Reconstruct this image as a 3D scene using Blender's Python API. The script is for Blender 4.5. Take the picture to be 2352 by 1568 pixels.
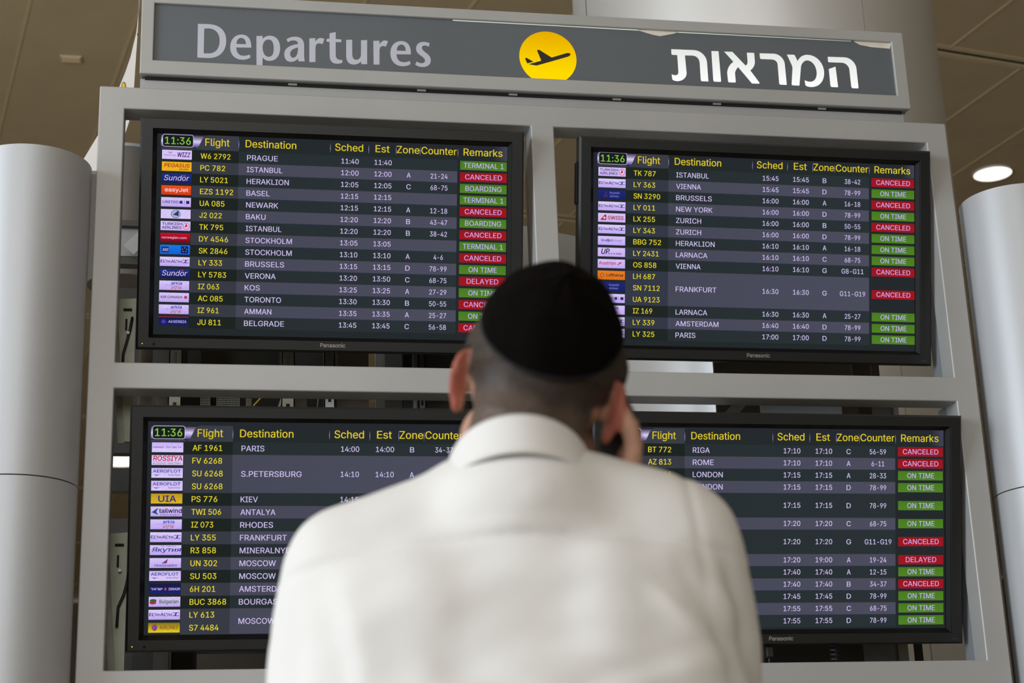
import bpy, bmesh, math, os, random
import numpy as np
from mathutils import Vector, Matrix
from mathutils.bvhtree import BVHTree
rad = math.radians
for _o in list(bpy.data.objects): bpy.data.objects.remove(_o)
SC = bpy.context.scene
COL = SC.collection
W, H = 2352, 1568

# ------------------------------------------------------------------ camera
FPX = 3994.1
YAW, PITCH, ROLL = rad(-10.5153), rad(17.7881), rad(-2.0510)
CAM = Vector((-0.4416, -4.2908, 1.1036))
_fw = Vector((-math.sin(YAW) * math.cos(PITCH), math.cos(YAW) * math.cos(PITCH), math.sin(PITCH)))
_rt = Vector((math.cos(YAW), math.sin(YAW), 0))
_up = _rt.cross(_fw)
RT = _rt * math.cos(ROLL) + _up * math.sin(ROLL)
UP = -_rt * math.sin(ROLL) + _up * math.cos(ROLL)
FW = _fw
cd = bpy.data.cameras.new('camera')
cam = bpy.data.objects.new('camera', cd); COL.objects.link(cam)
cam.matrix_world = Matrix(((RT.x, UP.x, -FW.x, CAM.x), (RT.y, UP.y, -FW.y, CAM.y), (RT.z, UP.z, -FW.z, CAM.z), (0, 0, 0, 1)))
cd.sensor_width = 36; cd.sensor_fit = 'HORIZONTAL'
cd.lens = FPX / W * 36
cd.clip_end = 200
cd.dof.use_dof = True; cd.dof.focus_distance = 4.72; cd.dof.aperture_fstop = 6.0
SC.camera = cam

# ------------------------------------------------------------------ light
wd = bpy.data.worlds.new('hall_light'); SC.world = wd; wd.use_nodes = True
bg = wd.node_tree.nodes['Background']
bg.inputs[0].default_value = (0.81, 0.765, 0.70, 1); bg.inputs[1].default_value = 0.52

def area(name, loc, target, sx, sy, power, col):
    l = bpy.data.lights.new(name, 'AREA'); l.shape = 'RECTANGLE'; l.size = sx; l.size_y = sy
    l.energy = power; l.color = col
    o = bpy.data.objects.new(name, l); COL.objects.link(o); o.location = loc
    o.rotation_euler = (Vector(target) - Vector(loc)).to_track_quat('-Z', 'Y').to_euler()
    return o
area('window_light', (-7.8, -3.6, 3.3), (0.2, -0.4, 2.4), 4.5, 4.2, 560, (0.82, 0.91, 1.0))
area('hall_window_light', (-2.5, -12.0, 5.0), (0.2, -1.0, 2.0), 7, 4, 300, (0.97, 0.98, 1.0))

SC.view_settings.view_transform = 'Standard'
SC.view_settings.look = 'None'
SC.view_settings.gamma = 1
SC.view_settings.use_curve_mapping = False
SC.view_settings.exposure = 0.0

# ------------------------------------------------------------------ helpers
def ray(x, y):
    return RT * ((x - W / 2) / FPX) + UP * ((H / 2 - y) / FPX) + FW
def aty(x, y, Y=0.0):
    d = ray(x, y); return CAM + d * ((Y - CAM.y) / d.y)
def lin(c):
    c = c / 255.0
    return c / 12.92 if c <= 0.04045 else ((c + 0.055) / 1.055) ** 2.4
def rgb(*c): return tuple(lin(v) for v in c)

def mat(name, col, rough=0.5, metal=0.0, noise=0.0, nscale=8.0, bump=0.0, bscale=200.0, spec=0.5, sheen=0.0, emit=None, estr=1.0):
    m = bpy.data.materials.new(name); m.use_nodes = True
    nt = m.node_tree; b = nt.nodes['Principled BSDF']
    b.inputs['Base Color'].default_value = (*col, 1); b.inputs['Roughness'].default_value = rough
    b.inputs['Metallic'].default_value = metal; b.inputs['Specular IOR Level'].default_value = spec
    if sheen: b.inputs['Sheen Weight'].default_value = sheen
    if emit: b.inputs['Emission Color'].default_value = (*emit, 1); b.inputs['Emission Strength'].default_value = estr
    tc = nt.nodes.new('ShaderNodeTexCoord')
    if noise:
        n = nt.nodes.new('ShaderNodeTexNoise'); n.inputs['Scale'].default_value = nscale; n.inputs['Detail'].default_value = 5
        nt.links.new(tc.outputs['Object'], n.inputs['Vector'])
        r = nt.nodes.new('ShaderNodeValToRGB')
        lo = 1 - noise; hi = 1 + noise
        r.color_ramp.elements[0].position = 0.3; r.color_ramp.elements[1].position = 0.7
        r.color_ramp.elements[0].color = (*[min(1, c * lo) for c in col], 1)
        r.color_ramp.elements[1].color = (*[min(1, c * hi) for c in col], 1)
        nt.links.new(n.outputs['Fac'], r.inputs['Fac']); nt.links.new(r.outputs['Color'], b.inputs['Base Color'])
    if bump:
        n2 = nt.nodes.new('ShaderNodeTexNoise'); n2.inputs['Scale'].default_value = bscale; n2.inputs['Detail'].default_value = 3
        nt.links.new(tc.outputs['Object'], n2.inputs['Vector'])
        bp = nt.nodes.new('ShaderNodeBump'); bp.inputs['Strength'].default_value = bump; bp.inputs['Distance'].default_value = 0.002
        nt.links.new(n2.outputs['Fac'], bp.inputs['Height']); nt.links.new(bp.outputs['Normal'], b.inputs['Normal'])
    return m

def print_mat():
    m = bpy.data.materials.new('screen_image'); m.use_nodes = True; nt = m.node_tree
    nt.nodes.clear()
    a = nt.nodes.new('ShaderNodeAttribute'); a.attribute_name = 'Col'
    e = nt.nodes.new('ShaderNodeEmission'); o = nt.nodes.new('ShaderNodeOutputMaterial')
    tc = nt.nodes.new('ShaderNodeTexCoord'); n = nt.nodes.new('ShaderNodeTexNoise'); n.inputs['Scale'].default_value = 700; n.inputs['Detail'].default_value = 1
    nt.links.new(tc.outputs['Object'], n.inputs['Vector'])
    mr = nt.nodes.new('ShaderNodeMapRange'); mr.inputs[1].default_value = 0.3; mr.inputs[2].default_value = 0.7
    mr.inputs[3].default_value = 0.86; mr.inputs[4].default_value = 1.14
    nt.links.new(n.outputs['Fac'], mr.inputs[0])
    nt.links.new(a.outputs['Color'], e.inputs[0]); nt.links.new(mr.outputs[0], e.inputs[1]); nt.links.new(e.outputs[0], o.inputs[0])
    return m

M = {}
M['silver'] = mat('silver_paint', (0.42, 0.42, 0.415), 0.42, 0.15, noise=0.05, nscale=3, bump=0.12, bscale=900)
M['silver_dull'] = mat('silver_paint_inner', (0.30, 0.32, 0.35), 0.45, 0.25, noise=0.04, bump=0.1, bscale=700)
M['tube'] = mat('satin_grey_paint', (0.51, 0.525, 0.55), 0.48, 0.3, noise=0.03, nscale=2, bump=0.08, bscale=900)
M['column'] = mat('brushed_steel', (0.84, 0.87, 0.92), 0.40, 0.65, noise=0.03, nscale=1.5, bump=0.06, bscale=500)
M['black'] = mat('black_plastic', (0.0095, 0.011, 0.0115), 0.38, 0, noise=0.06, nscale=5, bump=0.1, bscale=900)
M['black_gloss'] = mat('black_inner_plastic', (0.007, 0.0065, 0.0065), 0.5, 0, noise=0.05, spec=0.15)
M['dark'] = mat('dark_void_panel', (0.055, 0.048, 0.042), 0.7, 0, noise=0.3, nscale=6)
M['dark_metal'] = mat('dark_steel', (0.08, 0.078, 0.07), 0.5, 0.5, noise=0.15, nscale=10)
M['rail'] = mat('zinc_rail', (0.36, 0.37, 0.29), 0.5, 0.25, noise=0.12, nscale=20)
M['galv'] = mat('galvanised_sheet', (0.30, 0.31, 0.31), 0.4, 0.6, noise=0.15, nscale=14)
M['cable'] = mat('black_cable', (0.015, 0.014, 0.014), 0.5)
M['sign_face'] = mat('grey_sign_film', rgb(96, 102, 108), 0.45, 0, noise=0.05, nscale=2)
M['letter_grey'] = mat('unlit_white_film', rgb(198, 199, 214), 0.5, 0, noise=0.02)
M['film'] = mat('peeling_white_film', rgb(228, 220, 208), 0.6, 0, noise=0.08, nscale=30)
M['dark_film'] = mat('black_film', rgb(40, 33, 22), 0.5, 0, noise=0.02)
M['white'] = mat('white_panel_paint', (0.85, 0.82, 0.79), 0.5, 0, noise=0.02)
M['yellow'] = mat('yellow_film', rgb(240, 200, 60), 0.5, 0, noise=0.02)
M['ceil'] = mat('beige_ceiling_panel', (0.74, 0.60, 0.385), 0.6, 0.0, noise=0.06, nscale=1.5)
M['ceil_seam'] = mat('beige_joint_cover', (0.86, 0.69, 0.44), 0.55, 0.0, noise=0.05)
M['shaded_grey'] = mat('shade_darkened_grey', (0.11, 0.10, 0.092), 0.5, 0.1, noise=0.05)  # the drum's shadowed side is put into this darker grey
M['slot'] = mat('black_gap', (0.012, 0.011, 0.008), 0.8, 0, noise=0.1)
M['floor'] = mat('pale_stone_floor', (0.60, 0.55, 0.46), 0.35, 0, noise=0.08, nscale=1.2)
M['lamp'] = mat('lamp_diffuser', (0.9, 0.9, 0.85), 0.5, 0, noise=0.02, emit=(1.0, 0.95, 0.85), estr=1.6)
M['screen_img'] = print_mat()
M['lettering'] = mat('silver_logo_print', rgb(190, 185, 175), 0.4, 0.2, noise=0.02)
M['led'] = mat('green_led', (0.3, 0.4, 0.0), 0.4, 0, noise=0.02, emit=rgb(190, 215, 0), estr=1.0)

def glow_mat(name, c0, c1, z0, z1, st=1.0):
    m = bpy.data.materials.new(name); m.use_nodes = True; nt = m.node_tree; nt.nodes.clear()
    g = nt.nodes.new('ShaderNodeNewGeometry'); s = nt.nodes.new('ShaderNodeSeparateXYZ'); r = nt.nodes.new('ShaderNodeMapRange')
    r.inputs[1].default_value = z0; r.inputs[2].default_value = z1
    c = nt.nodes.new('ShaderNodeValToRGB'); c.color_ramp.elements[0].color = (*c0, 1); c.color_ramp.elements[1].color = (*c1, 1)
    e = nt.nodes.new('ShaderNodeEmission'); e.inputs[1].default_value = st; o = nt.nodes.new('ShaderNodeOutputMaterial')
    nt.links.new(g.outputs['Position'], s.inputs[0]); nt.links.new(s.outputs[2], r.inputs[0]); nt.links.new(r.outputs[0], c.inputs[0])
    nt.links.new(c.outputs[0], e.inputs[0]); nt.links.new(e.outputs[0], o.inputs[0])
    return m

def tag(o, label=None, cat=None, group=None, kind=None):
    if label: o['label'] = label
    if cat: o['category'] = cat
    if group: o['group'] = group
    if kind: o['kind'] = kind
    return o
def thing(name, label, cat, loc=(0, 0, 0), group=None):
    o = bpy.data.objects.new(name, None); COL.objects.link(o); o.location = loc; o.empty_display_size = 0.05
    return tag(o, label, cat, group)
def link_mesh(name, me, m=None, parent=None, smooth=False):
    o = bpy.data.objects.new(name, me); COL.objects.link(o)
    if m is not None:
        me.materials.clear()
        for mm in (m if isinstance(m, (list, tuple)) else [m]): me.materials.append(mm)
    if smooth:
        me.polygons.foreach_set('use_smooth', [True] * len(me.polygons))
    if parent is not None:
        o.parent = parent
        o.matrix_parent_inverse = Matrix.Identity(4)
        if parent.type == 'EMPTY' and parent.parent is None:
            o.matrix_parent_inverse = parent.matrix_basis.inverted() if not parent.get('_local') else Matrix.Identity(4)
    return o
def obj(name, bm, m, parent=None, smooth=False):
    me = bpy.data.meshes.new(name); bmesh.ops.recalc_face_normals(bm, faces=bm.faces); bm.to_mesh(me); bm.free()
    return link_mesh(name, me, m, parent, smooth)
def box(bm, x0, x1, y0, y1, z0, z1, bev=0.0):
    vs = [bm.verts.new(p) for p in ((x0, y0, z0), (x1, y0, z0), (x1, y1, z0), (x0, y1, z0), (x0, y0, z1), (x1, y0, z1), (x1, y1, z1), (x0, y1, z1))]
    fs = [bm.faces.new([vs[i] for i in f]) for f in ((0, 3, 2, 1), (4, 5, 6, 7), (0, 1, 5, 4), (1, 2, 6, 5), (2, 3, 7, 6), (3, 0, 4, 7))]
    if bev:
        es = list({e for f in fs for e in f.edges})
        bmesh.ops.bevel(bm, geom=es, offset=bev, segments=2, affect='EDGES', profile=0.5)
def boxo(name, x0, x1, y0, y1, z0, z1, m, parent=None, bev=0.0):
    bm = bmesh.new(); box(bm, x0, x1, y0, y1, z0, z1, bev); return obj(name, bm, m, parent)
def beam(bm, a, b, w, h):
    a = Vector(a); b = Vector(b); d = (b - a).normalized()
    s = d.cross(Vector((0, 0, 1)));
    if s.length < 1e-3: s = Vector((1, 0, 0))
    s.normalize(); u = s.cross(d)
    ring = [[bm.verts.new(p + s * (sx * w / 2) + u * (sy * h / 2)) for sx, sy in ((-1, -1), (1, -1), (1, 1), (-1, 1))] for p in (a, b)]
    for i in range(4): bm.faces.new((ring[0][i], ring[0][(i + 1) % 4], ring[1][(i + 1) % 4], ring[1][i]))
    bm.faces.new(ring[0][::-1]); bm.faces.new(ring[1])
def tube(bm, pts, r, n=10):
    pts = [Vector(p) for p in pts]; rings = []
    for i, p in enumerate(pts):
        d = (pts[min(i + 1, len(pts) - 1)] - pts[max(i - 1, 0)]).normalized()
        s = d.cross(Vector((0.3, 0.2, 1))).normalized(); u = s.cross(d)
        rr = r[i] if isinstance(r, (list, tuple)) else r
        rings.append([bm.verts.new(p + (s * math.cos(a) + u * math.sin(a)) * rr) for a in [2 * math.pi * k / n for k in range(n)]])
    for a, b in zip(rings, rings[1:]):
        for k in range(n): bm.faces.new((a[k], a[(k + 1) % n], b[(k + 1) % n], b[k]))
    bm.faces.new(rings[0][::-1]); bm.faces.new(rings[-1])
def cylinder(bm, cx, cy, r, z0, z1, n=96, a0=0, a1=360, cap=True):
    full = abs(a1 - a0 - 360) < 1e-6
    k = n if full else n + 1
    an = [rad(a0 + (a1 - a0) * i / n) for i in range(k)]
    b = [bm.verts.new((cx + r * math.cos(a), cy + r * math.sin(a), z0)) for a in an]
    t = [bm.verts.new((cx + r * math.cos(a), cy + r * math.sin(a), z1)) for a in an]
    for i in range(n):
        j = (i + 1) % k
        bm.faces.new((b[i], b[j], t[j], t[i]))
    if cap and full: bm.faces.new(b[::-1]); bm.faces.new(t)
def rings_loft(bm, rects):
    """rects: (hw, hh, y) -> rectangular rings joined one after another (front bezel profile)"""
    prev = None
    for hw, hh, y in rects:
        r = [bm.verts.new(p) for p in ((-hw, y, -hh), (hw, y, -hh), (hw, y, hh), (-hw, y, hh))]
        if prev:
            for i in range(4): bm.faces.new((prev[i], prev[(i + 1) % 4], r[(i + 1) % 4], r[i]))
        prev = r

# ------------------------------------------------------------------ svg-like outlines
def path(s, k, ox, oy):
    """outline written in zoomed pixels -> list of loops in frame pixels"""
    loops = []; cur = []; tok = s.replace(',', ' ').split(); i = 0; cmd = None
    def P(j): return (ox + float(tok[j]) / k, oy + float(tok[j + 1]) / k)
    while i < len(tok):
        if tok[i] in 'MLCZ': cmd = tok[i]; i += 1
        if cmd == 'Z': loops.append(cur); cur = []; cmd = None; continue
        if cmd in 'ML': cur.append(P(i)); i += 2; cmd = 'L'
        elif cmd == 'C':
            a, b, c, d = cur[-1], P(i), P(i + 2), P(i + 4); i += 6
            for t in [q / 8 for q in range(1, 9)]:
                u = 1 - t
                cur.append(tuple(u ** 3 * a[j] + 3 * u * u * t * b[j] + 3 * u * t * t * c[j] + t ** 3 * d[j] for j in (0, 1)))
    return loops
def outline_mesh(name, loops3, thick, axis=Vector((0, 1, 0))):
    """flat outline (first loop outer, others holes), given in world points, extruded along axis"""
    bm = bmesh.new()
    es = []
    for lp in loops3:
        vs = [bm.verts.new(p) for p in lp]
        for i in range(len(vs)): es.append(bm.edges.new((vs[i], vs[(i + 1) % len(vs)])))
    bmesh.ops.triangle_fill(bm, use_beauty=True, use_dissolve=False, edges=es, normal=axis)
    if thick:
        r = bmesh.ops.extrude_face_region(bm, geom=list(bm.faces))
        bmesh.ops.translate(bm, vec=axis * thick, verts=[g for g in r['geom'] if isinstance(g, bmesh.types.BMVert)])
    return bm

# ------------------------------------------------------------------ text
_fonts = {}
def font(name):
    if name not in _fonts:
        _fonts[name] = None
        try:
            _fonts[name] = bpy.data.fonts.load(os.path.join(bpy.utils.resource_path('LOCAL'), 'datafiles', 'fonts', name))
        except Exception: pass
    return _fonts[name]
_tc = {}
def _geo(s, bold):
    """lettering outlines -> triangles, kept where the winding number is not zero"""
    from mathutils.geometry import delaunay_2d_cdt
    c = bpy.data.curves.new('t', 'FONT')
    f = font('NotoSansHebrew-Regular.woff2' if any('\u05d0' <= q <= '\u05ea' for q in s) else 'Inter.woff2')
    if f: c.font = f
    c.body = s; c.resolution_u = 3; c.fill_mode = 'NONE'
    o = bpy.data.objects.new('t', c); COL.objects.link(o)
    bpy.context.view_layer.update()
    me = o.evaluated_get(bpy.context.evaluated_depsgraph_get()).to_mesh()
    co = [(q.co.x, q.co.y) for q in me.vertices]; ed = [tuple(e.vertices) for e in me.edges]
    bpy.data.objects.remove(o); bpy.data.curves.remove(c)
    if not co: return np.zeros((0, 2)), []
    nx = {}
    for p, q in ed: nx.setdefault(p, []).append(q); nx.setdefault(q, []).append(p)
    loops = []; seen = set()
    for st in range(len(co)):
        if st in seen or st not in nx: continue
        lp = [st]; seen.add(st); cur = st
        # contours are stored in vertex order: follow it so that the direction survives
        nb = sorted(nx[st]); cur = nb[0]; prev = st
        while cur != st and cur not in seen:
            lp.append(cur); seen.add(cur)
            n2 = [q for q in nx[cur] if q != prev]
            if not n2: break
            prev, cur = cur, n2[0]
        loops.append(lp)
    pl = []
    for lp in loops:
        out = []
        for i in lp:
            if not out or abs(co[i][0] - out[-1][0]) + abs(co[i][1] - out[-1][1]) > 1e-4: out.append(co[i])
        if len(out) > 2 and abs(out[0][0] - out[-1][0]) + abs(out[0][1] - out[-1][1]) < 1e-4: out.pop()
        if len(out) > 2: pl.append(out)
    V = []; E_ = []
    for lp in pl:
        b = len(V); V += [Vector(p) for p in lp]; E_ += [(b + i, b + (i + 1) % len(lp)) for i in range(len(lp))]
    r = delaunay_2d_cdt(V, E_, [], 0, 1e-6)
    vv = np.array([(p.x, p.y) for p in r[0]]); ff = [tuple(f) for f in r[2]]
    A = np.concatenate([np.array(lp) for lp in pl]); B = np.concatenate([np.roll(np.array(lp), -1, 0) for lp in pl])
    keep = []
    for f in ff:
        m = vv[list(f)].mean(0)
        up = (A[:, 1] <= m[1]) & (B[:, 1] > m[1]); dn = (A[:, 1] > m[1]) & (B[:, 1] <= m[1])
        cr = (B[:, 0] - A[:, 0]) * (m[1] - A[:, 1]) - (m[0] - A[:, 0]) * (B[:, 1] - A[:, 1])
        if (up & (cr > 0)).sum() - (dn & (cr < 0)).sum() != 0: keep.append(f)
    return vv, keep
def text_geo(s, bold=False):
    key = (s, bold)
    if key not in _tc: _tc[key] = _geo(s, bold)
    return _tc[key]
CAPH = float(text_geo('H')[0][:, 1].max())
AFM = dict(zip('ABCDEFGHIJKLMNOPQRSTUVWXYZ', (667, 667, 722, 722, 667, 611, 778, 722, 278, 500, 667, 556, 833, 722, 778, 667, 778, 722, 667, 611, 722, 667, 944, 667, 667, 611)))
AFM.update(dict(zip('abcdefghijklmnopqrstuvwxyz', (556, 556, 500, 556, 556, 278, 556, 556, 222, 222, 500, 222, 833, 556, 556, 556, 556, 333, 500, 278, 556, 500, 722, 500, 500, 500))))
AFM.update({c: 556 for c in '0123456789'}); AFM.update({' ': 278, '-': 333, ':': 278, '.': 278})
def afm_w(s, em): return sum(AFM.get(c, 556) for c in s) / 1000 * em

class Print:
    """flat screen graphics: coloured quads, polygons and lettering; local x right, z up, y towards the back"""
    def __init__(s): s.v = []; s.f = []; s.c = []
    def poly(s, pts, col, y):
        b = len(s.v); s.v += [(p[0], y, p[1]) for p in pts]; s.f.append(tuple(range(b, b + len(pts))))
        s.c += ([col] * len(pts)) if not isinstance(col, list) else col
    def rect(s, x0, x1, z0, z1, col, y): s.poly([(x0, z0), (x1, z0), (x1, z1), (x0, z1)], col, y)
    def vgrad(s, x0, x1, z0, z1, cb, ct, y): s.poly([(x0, z0), (x1, z0), (x1, z1), (x0, z1)], [cb, cb, ct, ct], y)
    def ell(s, cx, cz, rx, rz, col, y, n=20): s.poly([(cx + rx * math.cos(2 * math.pi * i / n), cz + rz * math.sin(2 * math.pi * i / n)) for i in range(n)], col, y)
    def ring(s, pts0, pts1, col, y):
        n = len(pts0)
        for i in range(n):
            j = (i + 1) % n; s.poly([pts0[i], pts0[j], pts1[j], pts1[i]], col, y)
    def text(s, t, x, z, em, col, y, align='l', width=None, bold=False, shear=0.0, height=None):
        v, fs = text_geo(t, bold)
        if not len(v): return
        x0, x1 = v[:, 0].min(), v[:, 0].max()
        w = width if width else afm_w(t, em) - 0.10 * em
        sx = w / max(1e-6, x1 - x0); sz = em * 0.716 / CAPH
        if height: sz = height / max(1e-6, v[:, 1].max())
        off = {'l': 0, 'c': -w / 2, 'r': -w}[align]
        eh = sz * CAPH
        for ox, oz in (((-.035, 0), (.035, 0), (0, .03), (0, -.03)) if bold else ((0, 0), (.022, 0))):
            b = len(s.v)
            for a, c in v:
                s.v.append((x + off + ox * eh + (a - x0) * sx + shear * c * sz, y, z + c * sz + oz * eh)); s.c.append(col)
            s.f += [tuple(b + i for i in f) for f in fs]
            y -= 0.00002
    def build(s, name, parent):
        me = bpy.data.meshes.new(name); me.from_pydata(s.v, [], s.f)
        a = me.color_attributes.new('Col', 'FLOAT_COLOR', 'POINT')
        a.data.foreach_set('color', [q for c in s.c for q in (*c, 1.0)])
        return link_mesh(name, me, M['screen_img'], parent)

# ------------------------------------------------------------------ the hall: floor, ceiling
boxo('floor', -30, 35, -25, 45, -0.2, 0, M['floor'])
tag(bpy.data.objects['floor'], kind='structure')
M['wall'] = mat('blocking_wall_brown', (0.20, 0.165, 0.12), 0.7, 0, noise=0.08, nscale=0.6)  # dark brown for the unseen light-blocking walls
tag(boxo('blocking_wall_front', 2.5, 16.9, -21.3, -21, 0.0, 7.5, M['wall']), kind='structure')  # unseen wall, added behind the camera to cut light from the right
tag(boxo('blocking_wall_right', 17, 17.3, -24, 36, 0.0, 7.5, M['wall']), kind='structure')  # unseen wall, added to block ambient light on the right
tag(boxo('blocking_wall_back', -24, 16.9, 34, 34.3, 0.0, 7.5, M['wall']), kind='structure')  # unseen wall, added to block ambient light from the far end
CZ = CAM.z + 6.5
ANG = rad(-11.0)
TD = Vector((math.sin(ANG), math.cos(ANG), 0)); SD = Vector((math.cos(ANG), -math.sin(ANG), 0))
def cst(s_, t_, z): return SD * s_ + TD * t_ + Vector((0, 0, z))
def cprism(bm, s0, s1, t0, t1, z0, z1):
    vs = [bm.verts.new(cst(a, b, z)) for z in (z0, z1) for a, b in ((s0, t0), (s1, t0), (s1, t1), (s0, t1))]
    for f in ((0, 3, 2, 1), (4, 5, 6, 7), (0, 1, 5, 4), (1, 2, 6, 5), (2, 3, 7, 6), (3, 0, 4, 7)): bm.faces.new([vs[i] for i in f])
bm = bmesh.new(); cprism(bm, -22, 26, -16, 40, CZ + 0.02, CZ + 0.25)
ceil = obj('ceiling', bm, M['ceil_seam']); tag(ceil, kind='structure')
SP, S0 = 0.794, -0.28
T0, TP = 6.53, 4.28
lamps_st = [(8.785, 8.57, 0.182), (2.50, 21.66, 0.42)]
def panel_mesh(lamp=False):
    bm = bmesh.new()
    hw, hl = SP / 2 - 0.011, TP / 2 - 0.085
    prof = [(hw, hl, 0.02), (hw, hl, 0.004), (hw - 0.006, hl - 0.006, 0.0)]
    prev = None
    for a, b, z in prof:
        r = [bm.verts.new((x, y, z)) for x, y in ((-a, -b), (a, -b), (a, b), (-a, b))]
        if prev:
            for i in range(4): bm.faces.new((prev[i], prev[(i + 1) % 4], r[(i + 1) % 4], r[i]))
        prev = r
    bm.faces.new(prev)
    return bm
pme = None; far_bm = bmesh.new()
for j in range(-5, 8):
    for n in range(-24, 30):
        sc_, tc_ = S0 + SP * (n + 0.5), T0 + TP * (j + 0.5)
        if -1 <= j <= 1 and -4 <= n <= 13:
            if pme is None:
                o = obj('ceiling_panel', panel_mesh(), M['ceil'], ceil); pme = o.data
            else:
                o = bpy.data.objects.new('ceiling_panel', pme); COL.objects.link(o); o.parent = ceil
            o.location = cst(sc_, tc_, CZ); o.rotation_euler = (0, 0, -ANG)
        else:
            cprism(far_bm, sc_ - SP / 2 + 0.011, sc_ + SP / 2 - 0.011, tc_ - TP / 2 + 0.085, tc_ + TP / 2 - 0.085, CZ, CZ + 0.02)
for n in range(-12, 22):
    for j in range(-2, 4):
        bm = bmesh.new(); cprism(bm, S0 + SP * n - 0.0125, S0 + SP * n + 0.0125, T0 + TP * j + 0.085, T0 + TP * (j + 1) - 0.085, CZ - 0.004, CZ + 0.021)
        obj('joint_cover', bm, M['ceil_seam'], ceil)
for j in range(-2, 5):
    for sg in (-1, 1):
        bm = bmesh.new(); cprism(bm, -20, 24, T0 + TP * j + sg * 0.058 - 0.028, T0 + TP * j + sg * 0.058 + 0.028, CZ - 0.004, CZ + 0.021)
        obj('gap_trim', bm, M['ceil_seam'], ceil)
o = obj('ceiling_panels_beyond', far_bm, M['ceil'], ceil); o['kind'] = 'stuff'
for i, j in enumerate(range(-5, 9)):
    bm = bmesh.new(); cprism(bm, -20, 24, T0 + TP * j - 0.030, T0 + TP * j + 0.030, CZ + 0.012, CZ + 0.022)
    o = obj('shadow_gap', bm, M['slot'], ceil)
def ceiling_lamp(s_, t_, r, label):
    c = cst(s_, t_, CZ)
    t = thing('ceiling_lamp', label, 'ceiling lamp', c, 'round lamps in the ceiling')
    bm = bmesh.new(); n = 40
    rr = [(r * 1.05, 0.0), (r * 1.05, -0.012), (r * 0.985, -0.014), (r * 0.97, 0.006)]
    prev = None
    for q, z in rr:
        ring = [bm.verts.new((c.x + q * math.cos(2 * math.pi * k / n), c.y + q * math.sin(2 * math.pi * k / n), c.z + z)) for k in range(n)]
        if prev:
            for k in range(n): bm.faces.new((prev[k], prev[(k + 1) % n], ring[(k + 1) % n], ring[k]))
        prev = ring
    obj('lamp_rim', bm, M['white'], t)
    bm = bmesh.new(); cylinder(bm, c.x, c.y, r * 0.975, c.z - 0.010, c.z + 0.0, 40)
    obj('lamp_diffuser', bm, M['lamp'], t)
ceiling_lamp(*lamps_st[0], 'round glowing lamp in the ceiling just above the grey tube on the right')
ceiling_lamp(*lamps_st[1], 'far glowing ceiling lamp glimpsed through the gap left of the lower left screen')
# small grille in the ceiling at the left
vc = cst(0.13, 8.73, CZ)
v = thing('ceiling_grille', 'small pale rectangular grille in the brown ceiling at upper left', 'vent', vc)
bm = bmesh.new(); box(bm, vc.x - 0.085, vc.x + 0.085, vc.y - 0.05, vc.y + 0.05, vc.z - 0.012, vc.z, 0.003); obj('grille_plate', bm, M['ceil'], v)
for k in range(4):
    bm = bmesh.new(); yy = vc.y - 0.036 + 0.024 * k; box(bm, vc.x - 0.07, vc.x + 0.07, yy - 0.005, yy + 0.005, vc.z - 0.018, vc.z - 0.011, 0.001); obj('grille_slat', bm, M['ceil_seam'], v)

# ------------------------------------------------------------------ big clad column behind
caz = rad(19.6); CD = 6.89; CR = CD * math.sin(rad(6.41))
ccx, ccy = CAM.x + CD * math.sin(caz), CAM.y + CD * math.cos(caz)
column = thing('column', 'wide round steel-clad column rising to the ceiling behind the departures sign', 'column', (ccx, ccy, 0))
face = math.degrees(math.atan2(CAM.y - ccy, CAM.x - ccx))      # angle that looks at the camera
j0 = face - 61.5 + 0; j1 = face + 34.5
seams = [j0, j1, j0 + 180, j1 + 180]; seams = sorted(s % 360 for s in seams)
for i in range(4):
    a, b = seams[i], seams[(i + 1) % 4]
    if b < a: b += 360
    bm = bmesh.new(); cylinder(bm, ccx, ccy, CR, 0, CZ, 48, a + 0.25, b - 0.25, cap=False)
    obj('cladding_panel', bm, M['column'], column, smooth=True)
for s_ in seams:
    bm = bmesh.new(); cylinder(bm, ccx, ccy, CR - 0.004, 0, CZ, 2, s_ - 0.4, s_ + 0.4, cap=False)
    obj('joint_strip', bm, M['white'], column)

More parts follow.
